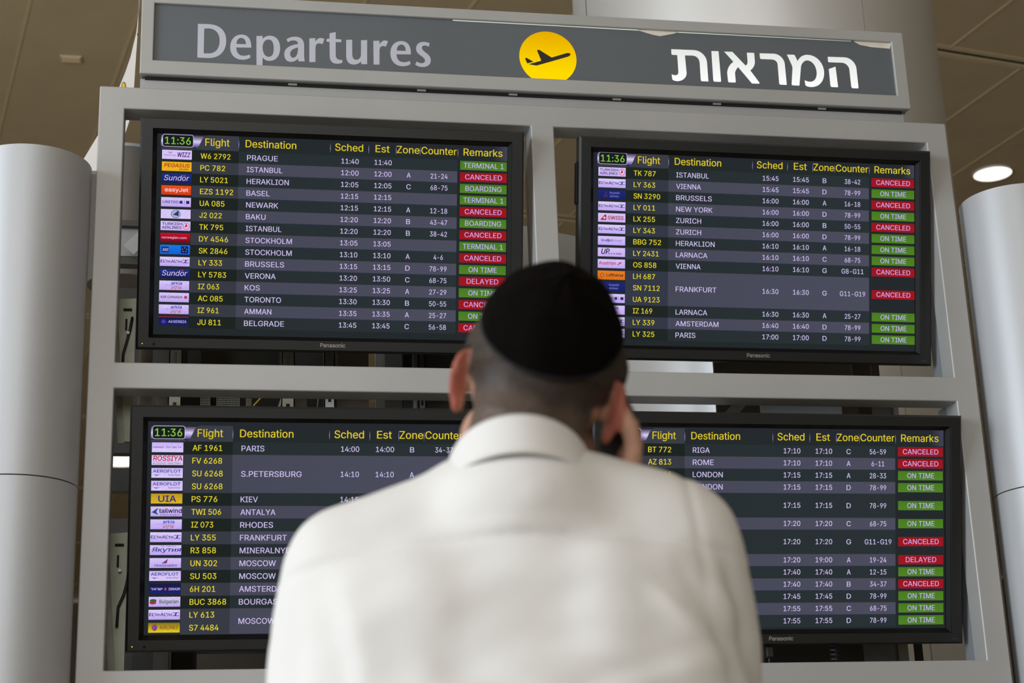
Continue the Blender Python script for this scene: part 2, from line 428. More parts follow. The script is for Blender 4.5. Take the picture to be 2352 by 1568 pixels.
# ------------------------------------------------------------------ kiosk frame
ZO = 2.4
XL, XR, XA, XB, XC_, XD = -0.7297, 1.6491, -0.6634, 0.4289, 0.494, 1.5846
Z0, Z1, Z2, Z3, Z4 = 0.792 + ZO, 0.729 + ZO, 0.0278 + ZO, -0.041 + ZO, -0.7426 + ZO
ZB = 1.15
kiosk = thing('display_stand', 'grey metal stand framing four departure screens in two rows', 'display stand', (0.46, 0, 0))
def slab(xs, zs, solid, y0, y1):
    bm = bmesh.new(); V = {}
    def v(i, j, k):
        if (i, j, k) not in V: V[(i, j, k)] = bm.verts.new((xs[i], (y0, y1)[k], zs[j]))
        return V[(i, j, k)]
    nx, nz = len(xs) - 1, len(zs) - 1
    S = lambda i, j: 0 <= i < nx and 0 <= j < nz and solid(i, j)
    for i in range(nx):
        for j in range(nz):
            if not S(i, j): continue
            bm.faces.new((v(i, j, 0), v(i + 1, j, 0), v(i + 1, j + 1, 0), v(i, j + 1, 0)))
            bm.faces.new((v(i, j, 1), v(i, j + 1, 1), v(i + 1, j + 1, 1), v(i + 1, j, 1)))
            if not S(i - 1, j): bm.faces.new((v(i, j, 0), v(i, j + 1, 0), v(i, j + 1, 1), v(i, j, 1)))
            if not S(i + 1, j): bm.faces.new((v(i + 1, j, 0), v(i + 1, j, 1), v(i + 1, j + 1, 1), v(i + 1, j + 1, 0)))
            if not S(i, j - 1): bm.faces.new((v(i, j, 0), v(i, j, 1), v(i + 1, j, 1), v(i + 1, j, 0)))
            if not S(i, j + 1): bm.faces.new((v(i, j + 1, 0), v(i + 1, j + 1, 0), v(i + 1, j + 1, 1), v(i, j + 1, 1)))
    return bm
xs = [XL, XA, XB, XC_, XD, XR]; zs = [ZB, Z4, Z3, Z2, Z1, Z0]
hole = lambda i, j: i in (1, 3) and j in (1, 3)
fr = obj('front_frame', slab(xs, zs, lambda i, j: not hole(i, j), 0.0, 0.075), M['silver'], kiosk)
bv = fr.modifiers.new('edge', 'BEVEL'); bv.width = 0.0035; bv.segments = 3; bv.limit_method = 'ANGLE'
# inner folded returns behind each opening: a second sheet set 4 mm back from the first
for (xa, xb) in ((XA, XB), (XC_, XD)):
    for (za, zb) in ((Z2, Z1), (Z4, Z3)):
        e = 0.006; t = 0.003
        for xq in (xb + e, xa - e - t): boxo('inner_return', xq, xq + t, 0.076, 0.138, za - 0.01, zb + 0.01, M['silver_dull'], kiosk, 0.0008)
# plinth down to the floor
boxo('plinth', XL, XR, 0.0, 0.9, 0.0, ZB - 0.006, M['silver'], kiosk, 0.004)
# dark sides
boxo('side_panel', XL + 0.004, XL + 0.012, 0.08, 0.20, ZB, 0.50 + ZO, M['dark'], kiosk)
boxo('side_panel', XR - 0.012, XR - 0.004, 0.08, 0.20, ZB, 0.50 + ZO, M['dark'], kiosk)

# interior structure seen through the gaps
def bar(name, x0, x1, y0, y1, z0, z1, m, bev=0.001): return boxo(name, x0, x1, y0, y1, z0 + ZO, z1 + ZO, m, kiosk, bev)
def slotted_rail(x, y, z0, z1, w=0.036, m='rail', tilt=0.0):
    """vertical slotted channel: two strips with rungs between slots, plus folded flanges"""
    bm = bmesh.new(); zs_ = z0; sl = 0.07; br = 0.018
    h = w * 0.36
    box(bm, x - w / 2, x - w / 2 + h, y, y + 0.003, z0 + ZO, z1 + ZO)
    box(bm, x + w / 2 - h, x + w / 2, y, y + 0.003, z0 + ZO, z1 + ZO)
    box(bm, x + w / 2 - 0.003, x + w / 2, y, y + 0.03, z0 + ZO, z1 + ZO)
    box(bm, x - w / 2, x - w / 2 + 0.003, y, y + 0.03, z0 + ZO, z1 + ZO)
    z = z0
    while z < z1:
        box(bm, x - w / 2 + h, x + w / 2 - h, y, y + 0.003, z + ZO, min(z + br, z1) + ZO); z += sl
    return obj('slotted_rail', bm, M[m], kiosk)
M['brown_sheet'] = mat('brown_sheet', (0.17, 0.135, 0.105), 0.5, 0.2, noise=0.1)
def pxbar(name, x0, x1, y0, y1, Y, m, t=0.012):
    a, b = aty(x0, y1, Y), aty(x1, y0, Y)
    return boxo(name, a.x, b.x, Y, Y + t, a.z, b.z, M[m], kiosk)
for xp in (404, 662):
    slotted_rail(aty(xp, 818, 0.30).x, 0.30, -0.34, 0.36, 0.036)
slotted_rail(aty(757, 818, 0.34).x, 0.34, -0.34, 0.30, 0.030, 'galv'); slotted_rail(aty(968, 818, 0.36).x, 0.36, -0.34, 0.30, 0.022, 'dark_metal')
pxbar('edge_strip', 303, 309, 780, 960, 0.36, 'rail', 0.03); pxbar('inner_sheet', 314, 352, 780, 960, 0.40, 'brown_sheet'); pxbar('inner_sheet', 356, 392, 870, 960, 0.44, 'brown_sheet')
pxbar('inner_sheet', 430, 462, 780, 870, 0.42, 'dark_metal'); pxbar('inner_sheet', 775, 846, 780, 960, 0.44, 'brown_sheet'); pxbar('inner_sheet', 560, 640, 780, 870, 0.46, 'dark_metal')
pxbar('inner_sheet', 676, 705, 880, 960, 0.42, 'brown_sheet'); pxbar('conduit', 928, 946, 780, 960, 0.45, 'cable', 0.02); pxbar('conduit', 951, 960, 780, 960, 0.43, 'galv', 0.02)
pxbar('inner_sheet', 976, 1075, 780, 960, 0.48, 'dark_metal')
pxbar('inner_sheet', 300, 352, 1490, 1600, 0.42, 'dark_metal'); pxbar('inner_sheet', 450, 620, 1500, 1600, 0.46, 'brown_sheet'); pxbar('inner_sheet', 1745, 1985, 1470, 1600, 0.46, 'shaded_grey')
pxbar('flat_bracket', 1997, 2030, 1470, 1600, 0.36, 'galv'); pxbar('flat_bracket', 2034, 2072, 1470, 1600, 0.38, 'galv'); pxbar('flat_bracket', 2078, 2084, 1470, 1600, 0.36, 'rail'); pxbar('edge_strip', 2114, 2117, 1470, 1600, 0.40, 'dark_metal')
pxbar('inner_sheet', 1650, 1960, 820, 980, 0.60, 'shaded_grey'); pxbar('edge_strip', 1963, 1971, 820, 900, 0.38, 'shaded_grey'); pxbar('edge_strip', 2007, 2014, 820, 900, 0.38, 'brown_sheet')
pxbar('light_plate', 1752, 1932, 925, 980, 0.40, 'silver_dull'); pxbar('inner_sheet', 2010, 2058, 925, 980, 0.42, 'shaded_grey'); pxbar('edge_strip', 2059, 2062, 925, 980, 0.38, 'galv')
for x0, x1 in ((460, 483), (497, 549), (565, 578)):
    n = 0; bm = bmesh.new(); a, b = aty(x0, 935, 0.33), aty(x1, 900, 0.33)
    x = a.x
    while x < b.x:
        z = a.z - 0.02 + (0.004 if int(x * 1000) % 2 else 0)
        while z < b.z + 0.01: box(bm, x, x + 0.0022, 0.33, 0.332, z, z + 0.0032); z += 0.0052
        x += 0.0040
    o = obj('perforated_sheet', bm, M['rail'], kiosk); o['kind'] = 'stuff'
for x0, y0, x1, y1, m, w in ((582, 932, 600, 912, 'yellow', 0.0022), (641, 935, 650, 910, 'rail', 0.004), (728, 940, 732, 908, 'rail', 0.0012)):
    bm = bmesh.new(); tube(bm, [aty(x0, y0, 0.31), aty(x1, y1, 0.31)], w, 6); obj('wire', bm, M[m], kiosk)
# tilting brackets at the left of each left-hand screen
for zc in (0.155, -0.470):
    bm = bmesh.new()
    A = Vector((-0.672, 0.13, zc + 0.085 + ZO)); B = Vector((-0.640, 0.13, zc - 0.30 + ZO))
    quad = [A, A + Vector((0.050, 0, 0.004)), B + Vector((0.018, 0, 0)), B]
    vs = [bm.verts.new(p) for p in quad] + [bm.verts.new(p + Vector((0, 0.004, 0))) for p in quad]
    for f in ((0, 1, 2, 3), (7, 6, 5, 4), (0, 4, 5, 1), (1, 5, 6, 2), (2, 6, 7, 3), (3, 7, 4, 0)): bm.faces.new([vs[i] for i in f])
    beam(bm, A + Vector((-0.002, 0.015, 0)), B + Vector((-0.002, 0.015, 0)), 0.003, 0.03)
    obj('screen_bracket', bm, M['rail'], kiosk)
    bm = bmesh.new(); tube(bm, [A + Vector((-0.022, 0.0, -0.065)), A + Vector((0.0, 0.0, -0.068))], 0.007, 8)
    tube(bm, [A + Vector((0.032, -0.012, -0.095)), A + Vector((0.032, 0.004, -0.095))], 0.0042, 8); obj('bolt', bm, M['galv'], kiosk)
    bm = bmesh.new(); box(bm, A.x + 0.018, A.x + 0.040, 0.1255, 0.1300, A.z - 0.032, A.z - 0.026); box(bm, A.x + 0.024, A.x + 0.029, 0.1255, 0.1300, A.z - 0.085, A.z - 0.055); obj('bracket_slot', bm, M['slot'], kiosk)
# rear cross beams and dark equipment panels
def gapbar(name, ya, yb, m, Y=0.50, xa=-0.74, xb=-0.52):
    za, zb_ = aty(280, yb, Y).z, aty(280, ya, Y).z
    return boxo(name, xa, xb, Y, Y + 0.04, za, zb_, m, kiosk, 0.001)
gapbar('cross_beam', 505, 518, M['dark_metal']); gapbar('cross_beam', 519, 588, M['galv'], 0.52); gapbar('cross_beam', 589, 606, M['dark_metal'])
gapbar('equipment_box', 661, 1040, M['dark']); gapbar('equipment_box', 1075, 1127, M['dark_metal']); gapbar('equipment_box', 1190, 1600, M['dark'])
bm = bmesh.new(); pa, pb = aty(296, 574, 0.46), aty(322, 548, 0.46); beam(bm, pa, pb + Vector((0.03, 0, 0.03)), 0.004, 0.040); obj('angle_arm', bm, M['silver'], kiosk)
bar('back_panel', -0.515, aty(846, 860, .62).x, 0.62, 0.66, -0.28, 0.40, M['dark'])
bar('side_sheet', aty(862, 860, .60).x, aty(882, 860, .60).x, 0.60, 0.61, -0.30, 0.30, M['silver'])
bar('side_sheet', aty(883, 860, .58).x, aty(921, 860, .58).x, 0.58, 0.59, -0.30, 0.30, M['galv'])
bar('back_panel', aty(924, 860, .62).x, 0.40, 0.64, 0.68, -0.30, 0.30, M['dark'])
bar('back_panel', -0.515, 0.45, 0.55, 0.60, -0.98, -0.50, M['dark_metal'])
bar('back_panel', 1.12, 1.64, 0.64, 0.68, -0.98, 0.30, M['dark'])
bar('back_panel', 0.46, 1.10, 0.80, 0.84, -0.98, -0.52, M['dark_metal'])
# diagonal arms behind the screens
for (a, b, m, w) in (((-0.62, 0.42, 0.03), (-0.30, 0.42, -0.10), 'cable', 0.012), ((1.02, 0.35, -0.02), (1.13, 0.35, 0.09), 'dark_metal', 0.03),
                     ((-0.60, 0.42, -0.04), (-0.56, 0.42, -0.16), 'cable', 0.016)):
    bm = bmesh.new(); beam(bm, (a[0], a[1], a[2] + ZO), (b[0], b[1], b[2] + ZO), 0.01, w); obj('diagonal_arm', bm, M[m], kiosk)

def cable(label, pts, r, coil=False):
    bm = bmesh.new(); pts = [Vector((p[0], p[1], p[2] + ZO)) for p in pts]
    if coil:
        a, b = pts[0], pts[-1]; n = 9; P_ = []
        for i in range(n * 10 + 1):
            t = i / (n * 10); ang = 2 * math.pi * n * t
            P_.append(a.lerp(b, t) + Vector((math.cos(ang), math.sin(ang), 0)) * 0.010)
        tube(bm, P_, r, 6)
    else: tube(bm, pts, r, 8)
    o = obj('cable', bm, M['cable'], None, smooth=True); tag(o, label, 'cable')
    return o
cable('coiled black cable hanging below the lower right screen', [aty(1912, 1455, 0.14) - Vector((0, 0, ZO)), aty(1922, 1550, 0.14) - Vector((0, 0, ZO))], 0.0035, True)
c1 = thing('ferrite_cable', 'black cable with thick ferrite block below the lower right screen, left of the coil', 'cable', (0.56, 0.16, 1.55))
bm = bmesh.new(); fx = aty(1766, 1500, 0.14); tube(bm, [fx + Vector((0.002, 0, 0.06)), fx, fx - Vector((0, 0, 0.12))], 0.0035, 8); obj('wire', bm, M['cable'], c1, True)
bm = bmesh.new(); box(bm, fx.x - 0.010, fx.x + 0.010, fx.y - 0.012, fx.y + 0.012, fx.z - 0.012, fx.z + 0.020, 0.003); obj('ferrite_block', bm, M['cable'], c1)
for lb, px_ in (('thin black cable bending behind the bracket beside the upper left screen', [(304, 728), (299, 755), (291, 785), (283, 812), (281, 850)]),
                ('thin black cable bending behind the bracket beside the lower left screen', [(296, 1300), (293, 1330), (284, 1365), (271, 1395), (268, 1440)])):
    cable(lb, [aty(x, y, 0.122) - Vector((0, 0, ZO)) for x, y in px_], 0.0035)

# grey tubes that flank the stand
def post(x, y, r, top, label, seam=-0.30, n=96):
    t = thing('round_post', label, 'post', (x, y, 0), 'round grey posts')
    bm = bmesh.new(); cylinder(bm, x, y, r, 0, seam - 0.0015 + ZO, n); o = obj('lower_tube', bm, M['tube'], t, True)
    bm = bmesh.new(); cylinder(bm, x, y, r, seam + 0.0015 + ZO, top + ZO, n); o2 = obj('upper_tube', bm, M['tube'], t, True)
    bm = bmesh.new(); cylinder(bm, x, y, r - 0.003, seam - 0.004 + ZO, seam + 0.004 + ZO, n); obj('joint_ring', bm, M['slot'], t, True)
    for q in (o, o2):
        m_ = q.modifiers.new('e', 'EDGE_SPLIT'); m_.split_angle = rad(40)
    return t
post(-0.891, 0.0, 0.15, 0.55, 'satin grey round post standing left of the display stand')
post(1.825, 0.0, 0.15, 0.55, 'satin grey round post standing right of the display stand')
dr = thing('round_drum', 'round drum in shade-darkened grey behind the upper left screen, seen through the gap', 'drum', (CAM.x + 6.6 * math.sin(rad(-2.75)), CAM.y + 6.6 * math.cos(rad(2.75)), 3.45))
bm = bmesh.new(); cylinder(bm, dr.location.x, dr.location.y, 0.145, 3.45, 1.60 + ZO, 64); o = obj('drum_shell', bm, M['shaded_grey'], dr, True)  # shell colour carries the shade itself
m_ = o.modifiers.new('e', 'EDGE_SPLIT'); m_.split_angle = rad(40)
bm = bmesh.new(); cylinder(bm, dr.location.x, dr.location.y, 0.148, 1.585 + ZO, 1.598 + ZO, 64); obj('drum_rim', bm, M['silver_dull'], dr)
bm = bmesh.new(); cylinder(bm, dr.location.x + .10, dr.location.y, 0.02, 0, 3.46, 16); obj('drum_stem', bm, M['shaded_grey'], dr)

# grey fascia board seen through the middle gap
fa = thing('fascia_board', 'grey board behind the middle post, below the brown ceiling', 'board', (0.8, 1.4, 3.3))
bm = bmesh.new(); a = aty(1150, 508, 1.3); b = aty(1420, 562, 1.42)
d_ = (b - a); vs = [a, b, b + Vector((0, 0, -1.1)), a + Vector((0, 0, -1.1))]
q = [bm.verts.new(p) for p in vs] + [bm.verts.new(p + Vector((0, 0.03, 0))) for p in vs]
for f in ((0, 1, 2, 3), (7, 6, 5, 4), (0, 4, 5, 1), (1, 5, 6, 2), (2, 6, 7, 3), (3, 7, 4, 0)): bm.faces.new([q[i] for i in f])
obj('board_sheet', bm, M['silver'], fa)
bm = bmesh.new(); c_ = aty(1240, 560, 1.32); cylinder(bm, c_.x, c_.y + 0.1, 0.03, 0, c_.z - 0.5, 16); obj('support_pole', bm, M['silver_dull'], fa)

# curved white panel behind the sign at upper left
fin_px = [(326, -60), (321, -10), (318, 30), (313, 75), (300, 130), (288, 165), (275, 197), (252, 256), (225, 310), (197, 357), (182, 380), (182, 392), (246, 392), (270, 345), (289, 302), (297, 278), (308, 197), (317, 60), (322, -60)]
bm = outline_mesh('fin', [[aty(x, y, 0.6) for x, y in fin_px]], 0.025)
wp = thing('curved_panel', 'curved white panel edge with a yellow dot behind the sign at upper left', 'panel', (-0.75, 0.6, 3.2))
obj('panel_sheet', bm, M['white'], wp)
cy_ = aty(283.5, 199, 0.598)
bm = bmesh.new(); n = 24
def disc(bm, c, rx, rz, y, n=28):
    bm.faces.new([bm.verts.new((c.x + rx * math.cos(2 * math.pi * k / n), y, c.z + rz * math.sin(2 * math.pi * k / n))) for k in range(n)])
disc(bm, cy_, 0.0062, 0.0165, 0.5985); obj('dot_rim', bm, M['dark_metal'], wp)
bm = bmesh.new(); disc(bm, cy_, 0.0047, 0.0135, 0.5978); obj('yellow_dot', bm, M['yellow'], wp)
pw = aty(316, 79, 0.598); bm = bmesh.new(); disc(bm, pw, 0.002, 0.004, 0.5978, 10); obj('screw', bm, M['dark_metal'], wp)

# ------------------------------------------------------------------ illuminated sign
SX0, SX1, SZ0, SZ1 = -0.6285, 1.5495, 0.8345 + ZO, 1.0790 + ZO
WX0, WX1, WZ0, WZ1 = -0.5940, 1.5115, 0.8755 + ZO, 1.0470 + ZO
sign = thing('departures_sign', 'long grey lightbox sign reading Departures with a yellow plane symbol above the screens', 'sign', (0.46, 0, SZ0))
o = obj('sign_housing', slab([SX0, WX0, WX1, SX1], [SZ0, WZ0, WZ1, SZ1], lambda i, j: not (i == 1 and j == 1), 0.0, 0.012), M['silver'], sign)
b = o.modifiers.new('edge', 'BEVEL'); b.width = 0.003; b.segments = 3; b.limit_method = 'ANGLE'
boxo('sign_body', SX0 + 0.002, SX1 - 0.002, 0.0125, 0.20, SZ0 + 0.002, SZ1 - 0.002, M['silver_dull'], sign, 0.003)
YF = 0.0112
boxo('sign_face', WX0 - 0.001, WX1 + 0.001, 0.0095, 0.0120, WZ0 - 0.001, WZ1 + 0.001, M['sign_face'], sign)
# the neck below it
boxo('sign_neck', -0.627, 1.537, 0.028, 0.16, 0.7930 + ZO, 0.832 + ZO, M['silver'], sign, 0.001)
boxo('shadow_gap', -0.615, 1.53, 0.022, 0.030, 0.8285 + ZO, 0.8345 + ZO, M['slot'], sign)
for xx in (672, 968, 1178, 1416, 1646, 1887):
    p = aty(xx, 178 + (xx - 330) * 0.045, 0.024)
    boxo('hanger_tab', p.x - 0.012, p.x + 0.012, 0.0195, 0.0225, 0.8290 + ZO, 0.8345 + ZO, M['silver'], sign)
YL = 0.0090
letters = [('letter', 8.11, 430, 30, "M 200 200 L 395 205 C 600 215 728 320 728 510 C 728 720 600 838 400 838 L 188 828 Z M 318 288 L 400 285 C 520 290 605 370 605 510 C 605 660 530 752 400 752 L 308 750 Z"),
 ('letter', 8.11, 430, 30, "M 1195 645 L 915 640 C 915 740 970 795 1045 795 C 1100 795 1135 785 1165 772 L 1180 825 C 1140 855 1090 870 1035 870 C 900 870 800 780 800 640 C 800 490 890 400 1010 400 C 1130 400 1195 480 1195 645 Z M 918 575 L 1095 580 C 1095 510 1060 462 1008 462 C 955 462 918 510 918 575 Z"),
 ('letter', 8.11, 430, 30, "M 1290 428 L 1405 425 L 1405 482 C 1440 440 1490 420 1545 422 C 1660 425 1730 510 1732 650 C 1732 790 1660 890 1540 890 C 1480 890 1435 865 1405 825 L 1402 985 L 1290 985 Z M 1405 640 C 1405 560 1445 492 1515 492 C 1585 492 1612 560 1612 655 C 1612 760 1585 815 1515 815 C 1450 815 1405 740 1405 641 Z"),
 ('letter', 8.11, 430, 30, "M 1852 488 C 1890 455 1945 440 2010 440 C 2120 440 2178 500 2178 600 L 2178 800 L 2190 900 L 2075 898 L 2065 850 C 2030 885 1985 908 1935 908 C 1855 908 1808 850 1808 770 C 1808 640 1920 600 2065 575 C 2065 530 2030 510 1985 510 C 1940 510 1905 520 1875 545 Z M 2065 640 C 1975 660 1918 700 1918 755 C 1918 800 1940 832 1975 832 C 2025 832 2065 770 2065 641 Z"),
 ('letter', 7.587, 700, 50, "M 80 288 L 185 285 L 185 350 C 205 310 235 282 275 282 C 300 283 325 290 342 300 L 312 390 C 290 380 265 375 240 375 C 205 378 188 410 187 460 L 187 700 L 80 702 Z"),
 ('letter', 7.587, 700, 50, "M 432 200 L 540 178 L 540 298 L 640 308 L 636 358 L 540 352 L 540 570 C 540 640 570 668 655 665 L 655 712 C 625 728 590 732 560 730 C 480 730 435 680 435 590 L 432 350 L 378 345 L 382 300 L 432 292 Z"),
 ('letter', 7.587, 700, 50, "M 722 315 L 828 312 L 828 560 C 828 625 850 662 900 662 C 950 662 980 620 980 560 L 980 322 L 1088 318 L 1088 738 L 985 738 L 983 690 C 950 725 905 745 858 745 C 770 745 722 690 722 590 Z"),
 ('letter', 7.587, 700, 50, "M 1195 332 L 1300 330 L 1302 395 C 1325 350 1360 325 1395 325 C 1420 326 1440 335 1452 345 L 1412 435 C 1395 425 1375 422 1360 422 C 1320 425 1303 455 1303 505 L 1303 745 L 1200 745 Z"),
 ('letter', 7.587, 700, 50, "M 1850 570 L 1600 565 C 1600 650 1650 705 1725 705 C 1770 705 1800 695 1830 682 L 1845 735 C 1810 762 1765 775 1705 775 C 1575 770 1490 680 1492 540 C 1492 410 1575 335 1685 335 C 1795 338 1858 420 1850 570 Z M 1605 502 L 1760 508 C 1760 440 1735 398 1685 396 C 1635 396 1605 440 1605 502 Z"),
 ('letter', 7.587, 700, 50, "M 2178 375 L 2160 435 C 2135 420 2105 412 2085 412 C 2060 415 2040 435 2042 455 C 2045 490 2080 515 2120 545 C 2165 580 2197 615 2197 675 C 2197 745 2140 788 2060 788 C 2010 788 1965 775 1925 745 L 1950 690 C 1985 715 2015 722 2045 722 C 2075 720 2097 700 2097 675 C 2095 640 2060 615 2010 580 C 1970 550 1940 515 1940 465 C 1940 395 1990 350 2070 350 C 2110 352 2150 360 2178 375 Z"),
 ('hebrew_letter', 9.408, 1520, 90, "M 205 215 L 705 235 C 850 250 970 370 978 500 L 1008 912 L 860 905 C 850 900 845 885 843 860 L 820 510 C 815 420 750 355 660 352 L 500 348 L 537 730 C 540 830 450 905 340 905 C 290 903 240 885 228 865 L 215 755 C 240 770 265 778 290 778 C 330 778 362 760 360 700 L 335 342 L 225 335 C 215 330 210 320 208 300 Z"),
 ('hebrew_letter', 9.408, 1520, 90, "M 1072 255 L 1212 258 C 1225 262 1228 270 1229 285 L 1282 900 L 1275 920 L 1135 915 C 1120 905 1115 890 1113 870 Z"),
 ('hebrew_letter', 9.408, 1520, 90, "M 1350 268 L 1525 272 L 1812 570 C 1840 550 1858 525 1855 480 L 1840 290 L 1985 295 C 1995 300 2000 310 2000 325 L 2012 490 C 2012 560 1975 635 1912 672 L 2112 940 C 2112 955 2105 960 2095 960 L 1960 955 C 1945 950 1935 940 1925 925 L 1650 600 C 1610 645 1585 690 1583 740 L 1600 920 L 1590 935 L 1450 930 C 1437 922 1433 905 1432 890 L 1415 730 C 1415 630 1470 540 1550 488 Z"),
 ('hebrew_letter', 9.408, 1740, 100, "M 45 210 L 350 218 C 480 225 580 340 588 440 L 632 885 L 620 892 L 490 885 C 475 878 470 865 468 845 L 435 450 C 428 390 380 345 310 342 L 75 332 C 60 328 55 318 53 300 Z"),
 ('hebrew_letter', 9.408, 1740, 100, "M 635 238 L 785 242 C 800 245 805 255 812 268 L 865 378 C 905 290 985 240 1080 242 C 1290 250 1440 440 1440 640 C 1438 820 1330 938 1170 938 C 1110 936 1060 925 1038 900 C 1030 870 1022 830 1022 790 C 1060 815 1100 825 1145 825 C 1230 820 1280 750 1280 640 C 1275 480 1180 365 1070 362 C 1000 365 940 440 937 520 L 905 905 L 890 907 L 755 900 C 742 895 738 880 738 865 L 755 560 C 757 510 750 480 735 450 Z"),
 ('hebrew_letter', 9.408, 1740, 100, "M 1518 285 L 1890 298 C 2020 310 2130 430 2138 550 L 2182 950 L 2175 967 L 2050 962 C 2035 955 2028 935 2025 915 L 1985 560 C 1975 480 1900 415 1820 412 L 1540 402 C 1530 398 1525 388 1523 375 Z"),
]
glow_white = glow_mat('backlit_white', rgb(255, 255, 253), rgb(226, 228, 224), 0.895 + ZO, 1.005 + ZO)
glow_yellow = glow_mat('backlit_yellow', rgb(255, 218, 0), rgb(232, 172, 0), 0.90 + ZO, 1.022 + ZO)
_ym = glow_yellow.node_tree.nodes
for nm, k, ox, oy, s in letters:
    loops = [[aty(x, y, YL) for x, y in lp] for lp in path(s, k, ox, oy)]
    obj(nm, outline_mesh(nm, loops, 0.0004), M['letter_grey'] if nm == 'letter' else glow_white, sign)
leg = [[aty(x, y, YL) for x, y in lp] for lp in path("M 1540 550 L 1685 498 L 1740 930 L 1730 942 L 1600 937 C 1585 930 1578 915 1575 895 Z", 9.408, 1740, 100)]
obj('hebrew_letter', outline_mesh('l', leg, 0.0004), glow_white, sign)
# yellow disc with the aeroplane, cut off by the lower edge of the window
def zx(x, y): return (1180 + x / 12.0625, 60 + y / 12.0625)
pL, pR, pT = aty(*zx(155, 850), YL), aty(*zx(1740, 950), YL), aty(*zx(880, 150), YL)
cX = (pL.x + pR.x) / 2; rX = (pR.x - pL.x) / 2; cZ = pT.z - rX
pts = [Vector((cX + rX * math.cos(2 * math.pi * i / 96), YL, max(WZ0 - 0.0005, cZ + rX * math.sin(2 * math.pi * i / 96)))) for i in range(96)]
pp = []
for p in pts:
    if not pp or (p - pp[-1]).length > 1e-5: pp.append(p)
obj('yellow_disc', outline_mesh('d', [pp], 0.0004), glow_yellow, sign)
for s in ("M 645 675 L 665 658 L 705 655 L 1035 860 C 1045 864 1060 865 1070 862 L 1450 750 C 1500 738 1550 740 1572 768 C 1580 800 1540 840 1470 855 L 660 1085 L 615 1090 L 410 1052 L 735 965 C 752 958 762 948 755 935 Z", "M 312 895 L 330 880 L 362 878 L 545 985 L 375 1032 Z"):
    loops = [[aty(x, y, YL - 0.0006) for x, y in lp] for lp in path(s, 12.0625, 1180, 60)]
    obj('plane_symbol', outline_mesh('p', loops, 0.0003), M['dark_film'], sign)
# light leaking along the upper edge and loose film
glow_leak = glow_mat('light_leak', rgb(215, 222, 205), rgb(215, 222, 205), 0, 10)
def strip(pts_top, pts_bot, m, name, y=YL):
    loops = [[aty(*p, y) for p in pts_top + pts_bot[::-1]]]
    obj(name, outline_mesh(name, loops, 0.0003), m, sign)
strip([(1040, 45), (1300, 56), (1500, 66), (1700, 76.5), (1955, 89)], [(1040, 47.5), (1300, 61), (1500, 72), (1700, 82), (1955, 95)], glow_leak, 'light_leak')
strip([(1462, 64), (1566, 68)], [(1466, 70), (1500, 80), (1516, 83), (1545, 78), (1566, 71.5)], M['film'], 'loose_film', YL - 0.0005)
strip([(1955, 90), (2046, 95)], [(1957, 93), (1975, 103), (2000, 108), (2044, 112)], M['film'], 'loose_film', YL - 0.0005)

# ------------------------------------------------------------------ screens
TVC = [  # cx, cy, cz, tilt, yaw
    (-0.1092, 0.0284, 0.3921, 0.2544, -0.0036), (1.0636, 0.0286, 0.3878, 0.2527, 0.0041),
    (-0.1104, 0.0320, -0.3905, 0.2553, -0.0062), (1.0639, 0.0310, -0.3900, 0.2547, 0.0001)]
TVN = ['upper left', 'upper right', 'lower left', 'lower right']
LAY = [(0.0, 0.2241, 0.0314), (0.0014, 0.2259, 0.0317), (-0.0024, 0.2145, 0.0319), (-0.0034, 0.2208, 0.0320)]
YEL = rgb(228, 214, 48); HYEL = rgb(222, 200, 45); LIL = rgb(205, 192, 236); GRN = rgb(140, 200, 70)
BODD = rgb(42, 50, 53); BEVEN = rgb(75, 76, 92); FODD = rgb(30, 36, 34); FEVEN = rgb(56, 59, 68)
LG = rgb(214, 196, 246); NAVY = rgb(42, 40, 110)
